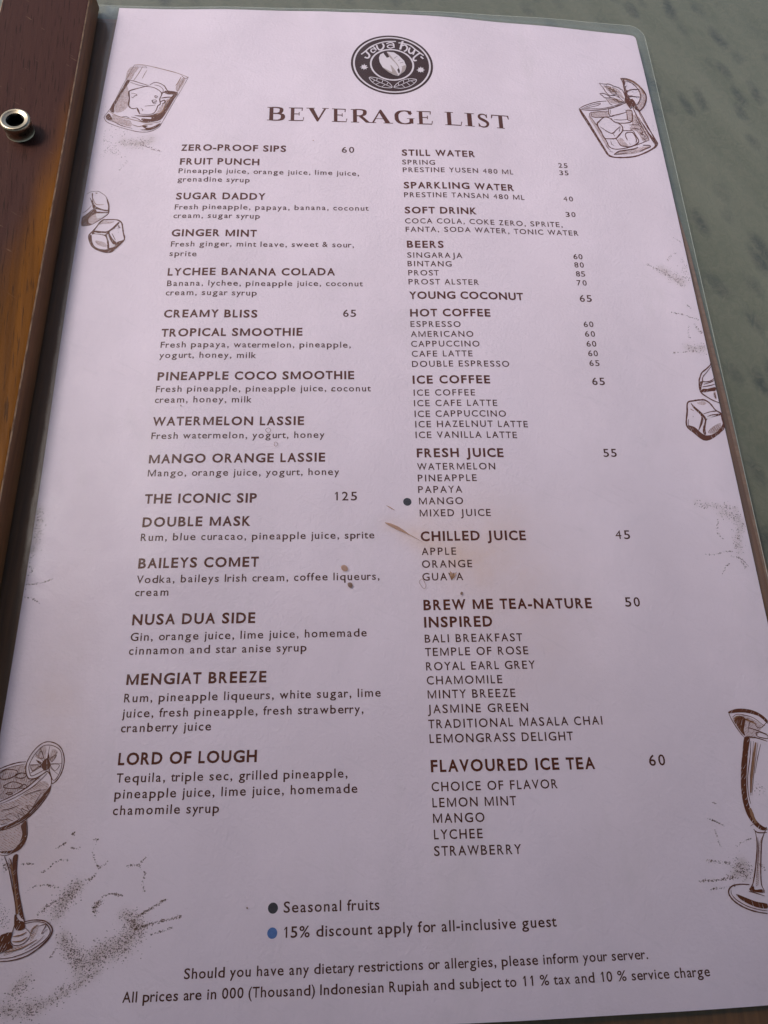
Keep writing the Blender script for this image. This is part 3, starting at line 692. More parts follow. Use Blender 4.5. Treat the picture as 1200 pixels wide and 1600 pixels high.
('f',0,(148.60,142.72,149.97,141.03,151.62,139.37,153.23,137.42,154.32,135.74,154.80,136.66,157.03,137.72,161.25,138.37,160.80,137.59,157.37,136.57,154.55,135.47,153.61,133.65,152.74,130.69,152.55,128.38,151.47,128.59,151.71,131.20,153.28,134.79,152.25,136.77,152.82,135.34,151.77,132.94,149.44,129.63,151.03,133.48,152.04,136.46,150.87,138.43,149.28,140.40)),
('f',0,(144.91,131.98,148.15,131.57,150.45,129.11,152.47,127.94,155.43,128.57,158.42,130.53,160.34,132.72,161.55,134.28,161.31,132.51,160.19,130.67,157.05,128.12,153.48,126.00,150.70,126.12,147.59,128.67)),
('k',0,(153.80,136.00,156.00,136.90,159.04,137.59,156.79,136.52,154.85,135.49)),
('g',0,(151.46,142.91,154.50,143.73,155.43,142.62,154.13,141.92,152.15,142.07)),
('l',0.409,(153.29,137.72,156.40,138.84,159.42,139.40,160.49,138.90)),
('l',0.26,(153.94,129.62,155.10,131.14)),
('l',0.262,(154.74,129.39,156.45,132.12)),
('l',0.263,(155.61,129.45,157.45,132.78)),
('l',0.264,(156.54,129.81,158.40,133.14)),
('l',0.265,(157.48,130.17,159.22,132.92)),
('l',0.266,(158.42,130.53,159.32,132.05)),
('g',0,(153.59,129.31,155.45,131.46,159.11,133.78,160.23,133.58,158.65,130.26,155.49,128.86)),
('l',0.285,(148.48,136.53,148.48,135.95)),
('t',0.57,(148.03,139.73,149.28,138.92)),
('l',0.282,(146.29,134.95,145.71,132.60,146.97,131.22)),
('l',0.62,(163.19,162.30,161.06,161.44,158.83,159.34,156.33,157.24,154.93,154.65,154.26,152.76,153.94,148.19,156.11,145.96,158.71,144.39,161.45,143.45,162.29,143.22)),
('l',0.431,(162.09,160.62,158.45,157.45,156.55,155.42,155.96,153.22,158.15,153.12,160.77,154.29,161.82,155.01)),
('f',0,(153.94,148.19,155.37,149.52,157.46,149.70,159.99,150.55,161.51,150.70,161.18,149.14,158.40,148.58,155.32,147.85)),
('f',0,(154.71,152.80,156.05,152.92,155.08,151.01,154.29,148.52,153.97,149.09)),
('l',0.39,(156.10,151.70,159.30,152.92,161.74,153.93)),
('l',0.419,(155.26,150.41,158.98,151.36,161.53,152.22)),
('l',0.356,(154.64,147.34,156.64,145.71,159.24,144.14,160.92,143.70)),
('g',0,(159.84,148.41,160.98,148.22,160.57,144.86,159.63,145.98)),
('l',0.485,(160.23,148.15,160.21,146.63,160.25,145.43)),
],
'logoletters':[
('k',0.682,(16.11,330.09,17.88,332.01,20.83,335.52,25.05,338.32,28.84,339.66,33.24,339.90)),
('k',0.93,(18.09,332.49,19.31,331.06,20.10,329.34,19.25,327.74,17.74,328.28)),
('k',0.684,(20.19,334.43,21.58,335.78,22.69,334.87,23.48,333.14)),
('k',0.624,(22.88,334.05,21.43,334.00,20.86,332.58,21.92,331.56,23.06,332.77)),
('k',0.876,(23.68,336.79,24.14,334.75,25.28,333.55,26.63,334.66,27.18,336.63,26.51,338.20)),
('k',0.691,(28.50,338.04,30.49,339.07,31.93,338.18,32.15,335.47)),
('k',0.628,(31.95,337.23,29.82,337.26,28.95,335.93,30.39,335.10,31.99,335.93)),
('k',1.008,(36.61,340.30,35.89,337.59,35.12,334.42)),
('k',0.693,(34.47,339.00,36.35,338.80,40.07,337.50,42.88,334.41,46.49,330.70)),
('k',0.816,(36.08,337.00,37.65,337.61,38.63,335.95,38.06,333.97,36.91,333.21)),
('k',0.879,(39.93,335.84,39.30,333.45,40.07,331.90,41.48,332.74,42.48,334.68)),
('k',0.693,(42.38,334.38,41.33,331.09)),
('k',0.882,(44.68,332.34,42.95,330.71,41.41,328.64,41.76,327.03,42.94,327.39)),
('k',0.816,(45.00,330.02,46.19,328.46)),
('K',0,(15.27,321.51,16.42,321.89,16.19,323.03,17.12,322.60,17.55,323.76,17.82,322.62,18.89,322.77,18.34,321.83,19.44,321.41,18.33,320.92,18.72,319.90,17.71,320.44,17.29,319.63,16.89,320.53,15.87,320.16,16.41,321.09)),
('K',0,(42.54,320.73,43.60,321.25,43.44,322.39,44.38,322.10,44.71,323.15,45.08,322.14,46.05,322.43,45.67,321.37,46.68,320.86,45.62,320.33,45.99,319.33,44.85,319.71,44.54,319.01,44.16,319.79,43.19,319.33,43.55,320.21)),
('k',0.336,(19.86,314.82,22.91,314.69,26.94,313.24,29.33,311.35,30.48,308.76,28.04,308.34,24.82,308.97,22.02,310.84,20.43,312.76,19.86,314.82)),
('k',0.305,(20.06,314.60,23.27,312.56,27.28,310.44,30.28,308.87)),
('k',0.275,(23.27,312.56,23.52,314.54)),
('k',0.275,(25.68,311.40,26.34,313.50)),
('k',0.275,(27.88,310.18,28.74,311.89)),
('k',0.275,(22.47,312.99,21.23,311.94)),
('k',0.275,(24.88,311.77,22.82,310.30)),
('k',0.274,(27.28,310.44,25.62,308.82)),
('k',0.334,(31.38,308.91,33.00,311.49,35.51,313.56,38.82,314.73,42.29,314.33,41.16,311.85,38.63,309.65,35.34,308.39,32.90,308.40,31.38,308.91)),
('k',0.305,(31.50,309.02,35.01,310.73,38.76,313.14,42.07,314.15)),
('k',0.274,(33.77,310.12,33.41,311.67)),
('k',0.276,(36.25,311.45,35.92,313.58)),
('k',0.276,(38.76,313.14,38.40,314.54)),
('k',0.275,(35.01,310.73,36.58,309.00)),
('k',0.275,(37.51,312.29,39.07,310.34)),
('k',0.277,(39.59,313.46,40.98,312.23)),
],
'bean':[
('K',0,(24.62,328.04,25.29,330.39,26.98,331.74,29.07,332.52,31.97,332.28,34.40,330.16,36.78,326.78,37.69,323.35,36.95,319.87,35.25,318.09,33.55,316.31,31.53,317.08,29.12,318.70,26.33,321.75,24.97,325.15)),
('F',0,(26.98,331.74,28.65,332.15,29.80,328.81,31.79,325.98,33.75,322.60,34.56,319.77,34.02,318.03,33.27,320.29,31.31,323.65,29.34,327.05,27.95,329.32)),
('G',0,(28.65,332.15,30.20,328.24,32.58,324.86,34.13,321.47,33.79,323.75,31.82,327.14,30.25,329.99)),
('F',0,(24.62,328.04,24.97,325.15,26.33,321.75,29.12,318.70,31.52,316.80,33.96,316.21,31.50,316.12,28.68,317.26,25.88,320.01,24.64,323.41)),
('G',0,(26.33,321.75,29.12,318.70,31.94,317.10,33.56,316.42,33.20,318.00,31.66,321.37,30.07,323.61,30.77,319.05,28.75,320.11)),
('L',0.312,(33.55,329.54,32.28,328.61)),
('L',0.311,(34.72,327.27,33.87,326.53)),
('L',0.311,(36.32,325.60,34.65,324.95)),
('L',0.31,(37.05,322.75,35.40,322.67)),
('L',0.311,(31.85,328.02,32.69,328.34)),
('G',0,(36.95,319.87,37.69,323.35,35.81,322.69,35.29,319.23,33.98,316.90,35.25,317.97)),
],
'splatter':[
('s',2.538,(0.00,160.00,-90.78,271.80,-85.02,270.80,-79.52,273.05)),
('s',0.858,(0.00,60.00,-83.60,270.80,-77.60,267.66,-74.06,266.40)),
('s',1.39,(0.00,40.00,-99.54,275.07,-97.33,267.61,-99.45,261.82)),
('s',0.55,(0.00,16.00,-91.26,254.89,-89.91,257.90,-88.27,260.92)),
('s',1.674,(0.00,50.00,-94.69,268.92,-95.75,265.83,-91.40,264.19)),
('s',2.81,(0.00,60.00,-103.08,294.39,-97.17,279.12,-89.87,276.83)),
('s',0.912,(0.00,90.00,140.46,211.83,146.01,209.19,151.43,205.59,156.10,201.01)),
('s',2.163,(0.00,150.00,147.54,209.34,151.55,206.29,155.93,203.38)),
('s',1.63,(0.00,60.00,158.94,215.98,158.86,208.96,158.48,203.72)),
('s',0.632,(0.00,20.00,151.20,214.60,153.68,218.08,156.45,219.52)),
('s',0.329,(0.00,14.00,156.13,228.09,158.99,226.35,161.07,223.78)),
('s',0.314,(0.00,12.00,155.22,193.12,156.57,190.61,158.19,189.48)),
('s',0.453,(0.00,50.00,148.35,186.78,152.71,186.20,156.71,185.00,160.20,184.10)),
('s',0.939,(0.00,40.00,157.61,181.82,159.13,178.74,160.67,177.30)),
('s',0.62,(0.00,16.00,154.94,180.54,153.88,176.55,153.98,173.99)),
('s',1.812,(0.00,120.00,152.21,169.36,156.56,168.83,160.38,169.88)),
('s',0.436,(0.00,30.00,145.27,166.30,150.30,166.98,154.91,168.03)),
('s',1.33,(0.00,100.00,142.88,98.44,150.66,97.37,158.68,96.42)),
('s',1.932,(0.00,120.00,152.83,94.81,157.91,92.94,160.00,89.89)),
('s',0.544,(0.00,30.00,150.37,92.09,149.03,86.85,150.52,83.81)),
('s',1.68,(0.00,90.00,159.14,88.54,156.31,83.24,156.54,79.42)),
('s',0.387,(0.00,40.00,142.47,77.54,146.67,77.87,150.82,78.98,154.37,79.34)),
('s',0.403,(0.00,34.00,152.31,77.25,156.40,76.38,158.93,73.20)),
('s',0.392,(0.00,16.00,147.72,70.41,149.86,73.18,151.66,74.22)),
('s',0.822,(0.00,30.00,155.97,76.87,157.03,74.39,157.51,72.90)),
('s',2.21,(0.00,260.00,-103.13,94.64,-103.19,87.30,-103.26,80.11)),
('s',1.085,(0.00,80.00,-103.69,80.11,-103.10,73.07,-103.71,68.45)),
('s',0.318,(0.00,50.00,-104.42,67.53,-101.45,67.54,-98.10,68.00,-94.41,69.38)),
('s',0.422,(0.00,30.00,-103.75,62.98,-100.76,62.76,-97.51,60.73)),
('s',0.424,(0.00,20.00,-104.58,65.70,-102.92,65.94)),
('s',1.719,(0.00,380.00,-79.12,-34.35,-76.93,-29.30,-73.46,-26.28)),
('s',1.9,(0.00,380.00,-76.43,-40.26,-73.05,-44.44,-69.82,-47.75)),
('s',2.632,(0.00,700.00,-69.82,-47.75,-64.56,-44.61,-58.23,-42.29,-55.82,-38.21)),
('s',1.719,(0.00,300.00,-59.01,-34.78,-55.98,-36.53,-54.79,-39.06)),
('s',0.57,(0.00,120.00,-55.16,-35.21,-51.55,-33.27,-47.02,-30.67)),
('s',0.567,(0.00,160.00,-55.78,-38.54,-50.26,-37.01,-42.27,-35.55)),
('s',0.376,(0.00,40.00,-50.94,-39.99,-47.25,-39.26,-44.50,-38.34)),
('s',1.456,(0.00,240.00,-83.21,-57.75,-77.14,-55.56,-71.12,-52.21,-65.87,-49.44)),
('s',1.79,(0.00,220.00,-92.23,-57.44,-86.77,-58.11,-81.46,-57.33)),
('s',1.448,(0.00,120.00,-89.25,-53.63,-86.78,-52.14,-85.19,-50.60)),
('s',0.96,(0.00,80.00,-68.06,-34.26,-67.93,-32.06,-66.53,-30.90)),
('s',0.386,(0.00,50.00,-66.30,-29.53,-63.48,-28.91,-60.14,-29.49)),
('s',0.392,(0.00,30.00,-82.15,-16.39,-79.80,-15.01,-78.88,-14.50)),
('s',0.394,(0.00,12.00,-77.29,-16.15,-74.73,-16.21)),
('s',0.396,(0.00,20.00,-77.39,-12.37,-76.69,-11.66)),
('s',0.396,(0.00,46.00,-70.87,-13.96,-69.11,-13.82,-70.68,-17.20,-69.38,-19.89,-67.97,-21.86,-65.43,-20.15)),
('s',0.39,(0.00,46.00,-59.81,-21.51,-56.51,-21.41,-53.46,-18.66)),
('s',0.388,(0.00,34.00,-56.31,-21.42,-53.96,-23.75,-54.49,-26.35,-53.68,-28.78)),
('s',0.382,(0.00,20.00,-91.59,-20.21,-89.71,-20.09,-87.58,-20.33)),
('s',0.384,(0.00,34.00,-85.30,-22.85,-82.82,-21.34,-81.13,-19.62,-77.66,-19.35)),
('s',0.378,(0.00,40.00,-89.49,-27.94,-86.36,-26.13,-83.13,-26.05,-79.76,-26.82)),
('s',0.585,(0.00,24.00,-70.72,-24.95,-68.94,-23.59)),
('s',0.756,(0.00,60.00,-84.81,-34.20,-82.33,-31.73,-78.74,-30.11)),
('s',0.374,(0.00,20.00,-79.51,-45.11,-77.98,-42.70)),
('s',1.116,(0.00,60.00,-96.54,-30.44,-94.15,-33.91,-94.54,-37.24)),
('s',0.94,(0.00,40.00,-97.53,-18.27,-96.04,-21.83,-95.37,-20.10)),
('s',0.33,(0.00,30.00,125.47,-13.15,128.13,-14.19,130.55,-15.42)),
('s',0.329,(0.00,24.00,127.02,-16.46,127.66,-18.76,128.29,-22.18)),
('s',0.223,(0.00,8.00,127.77,-8.17,129.21,-8.79)),
('s',0.44,(0.00,24.00,133.65,-21.79,136.18,-20.36,139.45,-19.70)),
('s',0.645,(0.00,60.00,122.63,-25.54,126.86,-26.05,130.42,-26.73)),
('s',1.736,(0.00,200.00,131.57,-29.54,134.33,-26.86,135.28,-30.59)),
('s',0.636,(0.00,110.00,118.95,-31.29,124.73,-31.31,131.38,-30.45)),
('s',0.424,(0.00,30.00,122.10,-33.76,126.42,-33.55,130.85,-32.99)),
('s',1.155,(0.00,24.00,144.67,-5.64,146.56,-4.49,144.10,-3.03)),
('s',0.666,(0.00,10.00,140.92,-27.09,142.05,-28.99)),
('s',1.412,(0.00,14.00,157.36,292.30,160.01,295.76)),
],
'stain':[
('t',0,(21.59,89.04,23.22,88.90,26.00,87.76,28.29,86.26,30.10,84.76,32.83,83.02,35.10,81.54,32.37,83.03,29.63,84.52,26.41,86.02,23.19,87.78)),
('t',0,(22.23,95.80,23.86,95.03,25.47,93.76,23.85,94.53)),
('t',0,(44.51,70.41,45.84,69.45,46.80,70.16,46.24,68.51,45.04,67.57,44.41,68.75)),
('d',0,(8.16,66.57,9.29,66.55,9.73,65.62,9.27,64.69,8.38,64.94,7.93,65.87)),
('t',0,(5.70,72.70,6.84,73.16,7.97,72.20,7.96,71.02,6.60,70.80,5.70,71.76)),
('d',0,(47.97,62.87,48.64,62.63,48.35,61.71,47.68,61.94)),
('d',0,(-23.04,-33.69,-22.66,-33.62,-22.54,-34.13,-22.92,-34.12)),
('d',0,(-55.61,137.48,-55.38,137.61,-55.10,137.19,-55.33,136.91)),
('d',0,(1.90,144.16,2.28,144.30,2.53,143.73,2.15,143.58)),
('d',0,(-25.81,-2.23,-25.61,-2.14,-25.46,-2.37,-25.68,-2.48)),
('t',0,(-6.65,273.75,-6.22,273.84,-6.13,273.46,-6.50,273.33)),
('r',0.169,(-22.81,126.85,-21.63,127.67,-20.87,126.58,-21.80,125.49,-22.80,126.57)),
('r',0.168,(-19.27,121.45,-18.31,121.46,-18.27,120.12,-19.23,120.11,-19.50,121.18)),
('r',0.137,(33.31,66.49,34.50,67.65,35.54,65.30,34.80,64.14,33.25,65.09)),
],
}

# ---------------------------------------------------------------- table
def rounded_rect(x0, x1, y0, y1, r, n=8):
    pts = []
    for cx, cy, a0 in ((x1 - r, y1 - r, 0), (x0 + r, y1 - r, 90), (x0 + r, y0 + r, 180), (x1 - r, y0 + r, 270)):
        for k in range(n + 1):
            a = R(a0 + 90*k/n); pts.append((cx + r*math.cos(a), cy + r*math.sin(a)))
    return pts


def loft(rings, cap_top=True, cap_bot=True):
    "rings: list of (list of xy, z); closed loops of equal length -> verts, faces"
    V, Fc = [], []; n = len(rings[0][0])
    for pts, z in rings:
        V += [(x, y, z) for x, y in pts]
    for i in range(len(rings) - 1):
        for k in range(n):
            a, b = i*n + k, i*n + (k + 1) % n
            Fc.append((a, b, b + n, a + n))
    if cap_bot: Fc.append(tuple(range(n))[::-1])
    if cap_top: Fc.append(tuple(range((len(rings) - 1)*n, len(rings)*n)))
    return V, Fc


TZ = -3.0
tb = [(rounded_rect(-520, 700, -420, 900, 40), TZ - 22), (rounded_rect(-522, 702, -422, 902, 42), TZ - 20),
      (rounded_rect(-522, 702, -422, 902, 42), TZ - 2), (rounded_rect(-520, 700, -420, 900, 40), TZ)]
V, Fc = loft(tb)
table = mesh_obj("table_top", V, Fc, MAT['table'])
table['label'] = "mottled grey green table top with diagonal dark flecks, lying under the menu"
table['category'] = "table"

# ---------------------------------------------------------------- menu
menu = bpy.data.objects.new("menu", None)
COL.objects.link(menu)
menu.empty_display_size = .02
menu['label'] = "laminated white beverage menu page with brown printing, clamped in a brown wooden bar"
menu['category'] = "menu"
PAGE_Z = .0


def paper_left(y):
    return hermite(y, [(-70, -104.6), (80, -103.6), (200, -104.8), (300, -103.6), (359, -102.0)])


def paper_right(y):
    return hermite(y, [(-70, 162.2), (100, 161.7), (250, 160.6), (330, 159.4), (359, 158.6)])


def paper_top(x):
    return hermite(x, [(-104, 358.9), (-35, 359.2), (30, 359.6), (95, 358.2), (160, 358.9)])


PB = -65.6


def page_outline(n=60):
    "paper outline, counter-clockwise, with small rounded right corners"
    r = 2.2; P = []
    for k in range(n): P.append((paper_left(-66) + (160 - paper_left(-66))*k/n, PB))               # bottom
    for k in range(n + 1):
        y = PB + (356.4 - PB)*k/n; P.append((paper_right(y), y))                                  # right
    x1 = paper_right(356.4)
    for k in range(1, 6):
        a = R(90*k/6); P.append((x1 - r + r*math.cos(a), 356.6 + r*math.sin(a)))
    for k in range(n + 1):
        x = x1 - r + (-102.0 - x1 + r)*k/n; P.append((x, paper_top(x)))                            # top
    for k in range(1, n):
        y = 358.9 + (PB - 358.9)*k/n; P.append((paper_left(y), y))                                # left
    return P


# the paper: a fine grid that follows the arch of the page
NX, NY = 180, 260
V, Fc = [], []
for j in range(NY + 1):
    v = j/NY
    for i in range(NX + 1):
        u = i/NX
        y = PB + (358.9 - PB)*v
        x = paper_left(y) + (paper_right(y) - paper_left(y))*u
        y = PB + (paper_top(x) - PB)*v
        dx, dy = paper_right(y) - x, paper_top(x) - y
        if dx < 2.2 and dy < 2.2:          # pull the far right corner round
            q = math.hypot(2.2 - dx, 2.2 - dy)
            if q > 2.2:
                x -= (2.2 - dx)*(1 - 2.2/q); y -= (2.2 - dy)*(1 - 2.2/q)
        V.append((x, y, zp(x)))
for j in range(NY):
    for i in range(NX):
        a = j*(NX + 1) + i
        Fc.append((a, a + 1, a + NX + 2, a + NX + 1))
paper = mesh_obj("paper_sheet", V, Fc, MAT['paper'], menu, True)

# printed tints, dried spills and the bar's painted-in reflection on the sheet
rng = random.Random(5)
SPILL_AND_REFLECT = [(24, 88.5, 4, 3, .35), (31, 84.5, 5, 3.5, .4), (38, 80.5, 6, 4, .35), (47, 76, 6, 5, .3), (60, 84, 18, 20, .30), (48, 74, 11, 12, .22), (72, 62, 22, 18, .22), (38, 92, 9, 7, .15), (70, 34, 22, 20, .12), (-88, 10, 12, 60, .28)]  # last entry paints the wooden bar's warm reflection at lower left
WASH = []
for kind, w, f in DRAW['splatter']:
    pts = [(f[i], f[i+1]) for i in range(2, len(f), 2)]
    if w > 1.0 and f[1] >= 80:
        for a, b in zip(pts, pts[1:]):
            for t in (0, .5, 1):
                WASH.append((a[0] + (b[0] - a[0])*t, a[1] + (b[1] - a[1])*t, w*.95, min(.6, f[1]/300)))
me = paper.data
ca = me.color_attributes.new("warm_tint", 'FLOAT_COLOR', 'POINT')
vals = []
for vx in V:
    s_ = 0.0
    for cx, cy, rx, ry, a in SPILL_AND_REFLECT:
        q = ((vx[0] - cx)/rx)**2 + ((vx[1] - cy)/ry)**2
        if q < 6: s_ += a*math.exp(-q)
    w_ = 0.0
    for cx, cy, r_, a in WASH:
        dxx = vx[0] - cx
        if abs(dxx) > 3*r_: continue
        q = (dxx*dxx + (vx[1] - cy)**2)/(r_*r_)
        if q < 6: w_ = max(w_, a*math.exp(-q))
    vals += [min(s_, 1), min(w_, 1), 0, 1]
ca.data.foreach_set("color", vals)

# ---------------------------------------------------------------- print on the sheet
LIFT = .03          # print thickness above the paper, mm
STEP = .0012
FT = .42            # height of the film above the sheet, mm


def ribbon(pts, widths, V, Fc, z, closed=False):
    n = len(pts); base = len(V)
    for i in range(n):
        if closed: a, b = pts[(i - 1) % n], pts[(i + 1) % n]
        else: a, b = pts[max(i - 1, 0)], pts[min(i + 1, n - 1)]
        tx, ty = b[0] - a[0], b[1] - a[1]; L_ = math.hypot(tx, ty) or 1
        nx, ny = -ty/L_, tx/L_; h = widths[i]/2
        x, y = pts[i]
        V.append((x + nx*h, y + ny*h, zp(x + nx*h) + z)); V.append((x - nx*h, y - ny*h, zp(x - nx*h) + z))
    m = n if closed else n - 1
    for i in range(m):
        j = (i + 1) % n
        Fc.append((base + 2*i + 1, base + 2*j + 1, base + 2*j, base + 2*i))


def catmull(P, sub=4, closed=False):
    if len(P) < 3: return P
    out = []; n = len(P)
    rngn = n if closed else n - 1
    for i in range(rngn):
        if closed: p0, p1, p2, p3 = P[(i-1) % n], P[i], P[(i+1) % n], P[(i+2) % n]
        else: p0, p1, p2, p3 = P[max(i-1, 0)], P[i], P[i+1], P[min(i+2, n-1)]
        for k in range(sub):
            t = k/sub
            out.append(tuple(.5*((2*p1[c]) + (-p0[c] + p2[c])*t + (2*p0[c] - 5*p1[c] + 4*p2[c] - p3[c])*t*t + (-p0[c] + 3*p1[c] - 3*p2[c] + p3[c])*t**3) for c in (0, 1)))
    if not closed: out.append(P[-1])
    return out


from mathutils.geometry import tessellate_polygon


def fill(pts, V, Fc, z):
    if sum(a[0]*b[1] - b[0]*a[1] for a, b in zip(pts, pts[1:] + pts[:1])) < 0: pts = pts[::-1]
    base = len(V)
    V += [(x, y, zp(x) + z) for x, y in pts]
    for t in tessellate_polygon([[Vector((x, y, 0)) for x, y in pts]]):
        a, b, c = t
        A, B, C = pts[a], pts[b], pts[c]
        if (B[0]-A[0])*(C[1]-A[1]) - (B[1]-A[1])*(C[0]-A[0]) < 0: a, b, c = a, c, b
        Fc.append((base + a, base + b, base + c))


def clipx(p, lo=None):
    x, y = p
    l_, r_ = paper_left(y) + .25, paper_right(y) - .15
    return (min(max(x, l_), r_), max(y, PB + .3))


def hatch(poly, rr, spacing, ang):
    "short broken engraving strokes inside a polygon"
    xs = [p[0] for p in poly]; ys = [p[1] for p in poly]
    cx, cy = sum(xs)/len(xs), sum(ys)/len(ys); R_ = max(math.hypot(p[0]-cx, p[1]-cy) for p in poly)
    ca_, sa_ = math.cos(ang), math.sin(ang); segs = []
    t = -R_
    while t < R_:
        ox, oy = cx - sa_*t, cy + ca_*t
        hits = []
        for a, b in zip(poly, poly[1:] + poly[:1]):
            da = -(a[0]-ox)*sa_ + (a[1]-oy)*ca_; db = -(b[0]-ox)*sa_ + (b[1]-oy)*ca_
            if (da < 0) != (db < 0):
                f = da/(da-db); hits.append((a[0]+(b[0]-a[0])*f-ox)*ca_ + (a[1]+(b[1]-a[1])*f-oy)*sa_)
        hits.sort()
        for h0, h1 in zip(hits[::2], hits[1::2]):
            u = h0
            while u < h1:
                ln = rr.uniform(.5, 2.4); v = min(u + ln, h1)
                segs.append(((ox + ca_*u, oy + sa_*u), (ox + ca_*v, oy + sa_*v)))
                u = v + rr.uniform(.15, 1.0)
        t += spacing*rr.uniform(.7, 1.4)
    return segs


def drawing(name, key, parent, label=None, logo=False):
    groups = {}
    z = LIFT + (.07 if logo else .015)
    rr = random.Random(len(key))
    root = None
    order = []
    for kind, w, f in DRAW[key]:
        pts = [clipx((f[i], f[i+1])) for i in range(0, len(f), 2)]
        mk = {'l': 'line', 'c': 'line', 'f': 'line', 'L': 'logo', 'F': 'logo', 't': 'tan', 'g': 'wash', 'G': 'white2', 'k': 'white', 'K': 'white'}[kind]
        V, Fc = groups.setdefault(mk, ([], []))
        z += STEP*(12 if key == 'bean' else 1)
        if kind in 'lctL' or (kind == 'k' and w > 0):
            cl = kind == 'c'
            if len(pts) > 2 and pts[0] == pts[-1] and len(pts) > 4: cl = True; pts = pts[:-1]
            P = catmull(pts, 4, cl) if key != 'logoletters' or len(pts) > 3 else pts
            n = len(P); W = []
            for i in range(n):
                t = i/(n - 1) if n > 1 else 0
                e = 1 if (cl or kind == 'k') else .55 + .45*math.sin(math.pi*min(max(t, .0), 1))
                W.append(w*e*(rr.uniform(.78, 1.18) if kind in 'lct' else 1))
            ribbon(P, W, V, Fc, z, cl)
        elif kind in 'fgkKFG':
            P = pts if kind in 'K' and len(pts) > 14 else catmull(pts, 3, True)
            if kind == 'g':
                z_ = LIFT*.9 + rr.uniform(0, .012)
                fill(P, V, Fc, z_)
                V2, F2 = groups.setdefault('tan', ([], []))
                for a, b in hatch(P, rr, .55, R(rr.choice((35, 60, -30, 80)))):
                    z += STEP*.2
                    ribbon([a, b], [rr.uniform(.10, .2), .05], V2, F2, z)
            else:
                fill(P, V, Fc, z)
                if kind == 'f' and not logo:          # engraver's light cuts through the dark areas
                    V2, F2 = groups.setdefault('white', ([], []))
                    for a, b in hatch(P, rr, .8, R(rr.choice((50, 65, 100)))):
                        if rr.random() < .55:
                            z += STEP*.2
                            ribbon([a, b], [rr.uniform(.06, .16), .03], V2, F2, z + .004)
    main = None
    for mk in ('line', 'logo', 'tan', 'wash', 'white', 'white2'):
        if mk in groups and groups[mk][1]:
            o = mesh_obj(name, groups[mk][0], groups[mk][1], MAT[mk], parent)
            if label and not main: o['label'] = label; main = o
    return main


drawing("printed_drink_drawing", 'rocks', paper, "brown engraving of a tilted tumbler with one ice lump")
drawing("printed_drink_drawing", 'oldfash', paper, "brown engraving of a tilted tumbler with ice cubes, leaves and citrus wheel")
drawing("printed_drink_drawing", 'margarita', paper, "brown engraving of a wide stemmed cocktail glass with citrus wheel")
drawing("printed_drink_drawing", 'sour', paper, "brown engraving of a tall stemmed glass cut by the page edge")
drawing("printed_ice_drawing", 'iceleft', paper, "brown engraving of two ice cubes at the left page edge")
drawing("printed_ice_drawing", 'iceright', paper, "brown engraving of two ice cubes at the right page edge")

# speckled tint: countless tiny flecks
V, Fc = [], []
rr = random.Random(11)
z = LIFT*.6
for kind, w, f in DRAW['splatter']:
    n = int(f[1]*1.5); pts = [(f[i], f[i+1]) for i in range(2, len(f), 2)]
    for k in range(n):
        t = rr.random()*(len(pts) - 1); i = min(int(t), len(pts) - 2); t -= i
        sp = w*.8 if w > 1.0 else w*.45
        x = pts[i][0] + (pts[i+1][0] - pts[i][0])*t + rr.gauss(0, sp)
        y = pts[i][1] + (pts[i+1][1] - pts[i][1])*t + rr.gauss(0, sp*.9)
        if x < paper_left(y) + .5 or x > paper_right(y) - .5 or y < PB + .5: continue
        r_ = rr.choice((.07, .1, .13, .17, .26)) * (1.0 if w > 1 else 1.1)
        m = rr.choice((4, 5, 6)); a0 = rr.random()*6; el_ = rr.uniform(.5, 1); b = len(V); z += 2e-6
        for q in range(m):
            a = a0 + 6.283*q/m; rad = r_*rr.uniform(.6, 1.25)
            V.append((x + math.cos(a)*rad, y + math.sin(a)*rad*el_, zp(x) + z))
        Fc.append(tuple(range(b, b + m)))
sp_o = mesh_obj("printed_speckle", V, Fc, MAT['splat'], paper)
sp_o['kind'] = 'stuff'

# dried drops
for kind, w, f in DRAW['stain']:
    pts = [(f[i], f[i+1]) for i in range(0, len(f), 2)]
    V, Fc = [], []
    if kind == 'r': ribbon(catmull(pts[:-1], 4, True), [.28]*(4*(len(pts) - 1)), V, Fc, FT + .02, True); mt = MAT['ring']
    else: fill(catmull(pts, 4, True), V, Fc, FT + .02); mt = MAT['warm_tint'] if kind == 't' else MAT['crumb']
    mesh_obj("dried_drop", V, Fc, mt, paper)

# round marks beside the lines
for (cx, cy, r_, mk) in ((30.2, 97.3, 1.55, 'gray'), (-15.1, -34.2, 1.5, 'gray'), (-15.1, -40.8, 1.5, 'blue')):
    V, Fc = [], []
    fill([(cx + r_*math.cos(6.2832*k/28), cy + r_*math.sin(6.2832*k/28)) for k in range(28)], V, Fc, LIFT)
    mesh_obj("printed_dot", V, Fc, MAT[mk], paper)

# ---------------------------------------------------------------- logo
LX, LY = 30.9, 324.15


def disc(cx, cy, r_, z, mk, name, n=72):
    V, Fc = [], []
    P = [(cx + r_*math.cos(6.28318*k/n), cy + r_*math.sin(6.28318*k/n)) for k in range(n)]
    # fan in strips so that it follows the arch
    for k in range(n): V.append((P[k][0], P[k][1], zp(P[k][0]) + z))
    h = n//2
    q = n//4
    # pair points symmetric about the x axis of the disc
    for k in range(h):
        a, b = k, k + 1; c, d_ = (n - k - 1) % n, (n - k) % n
        if d_ == a: Fc.append((a, b, c))
        elif b == c: Fc.append((a, b, d_))
        else: Fc.append((a, b, c, d_))
    return mesh_obj(name, V, Fc, MAT[mk], paper)


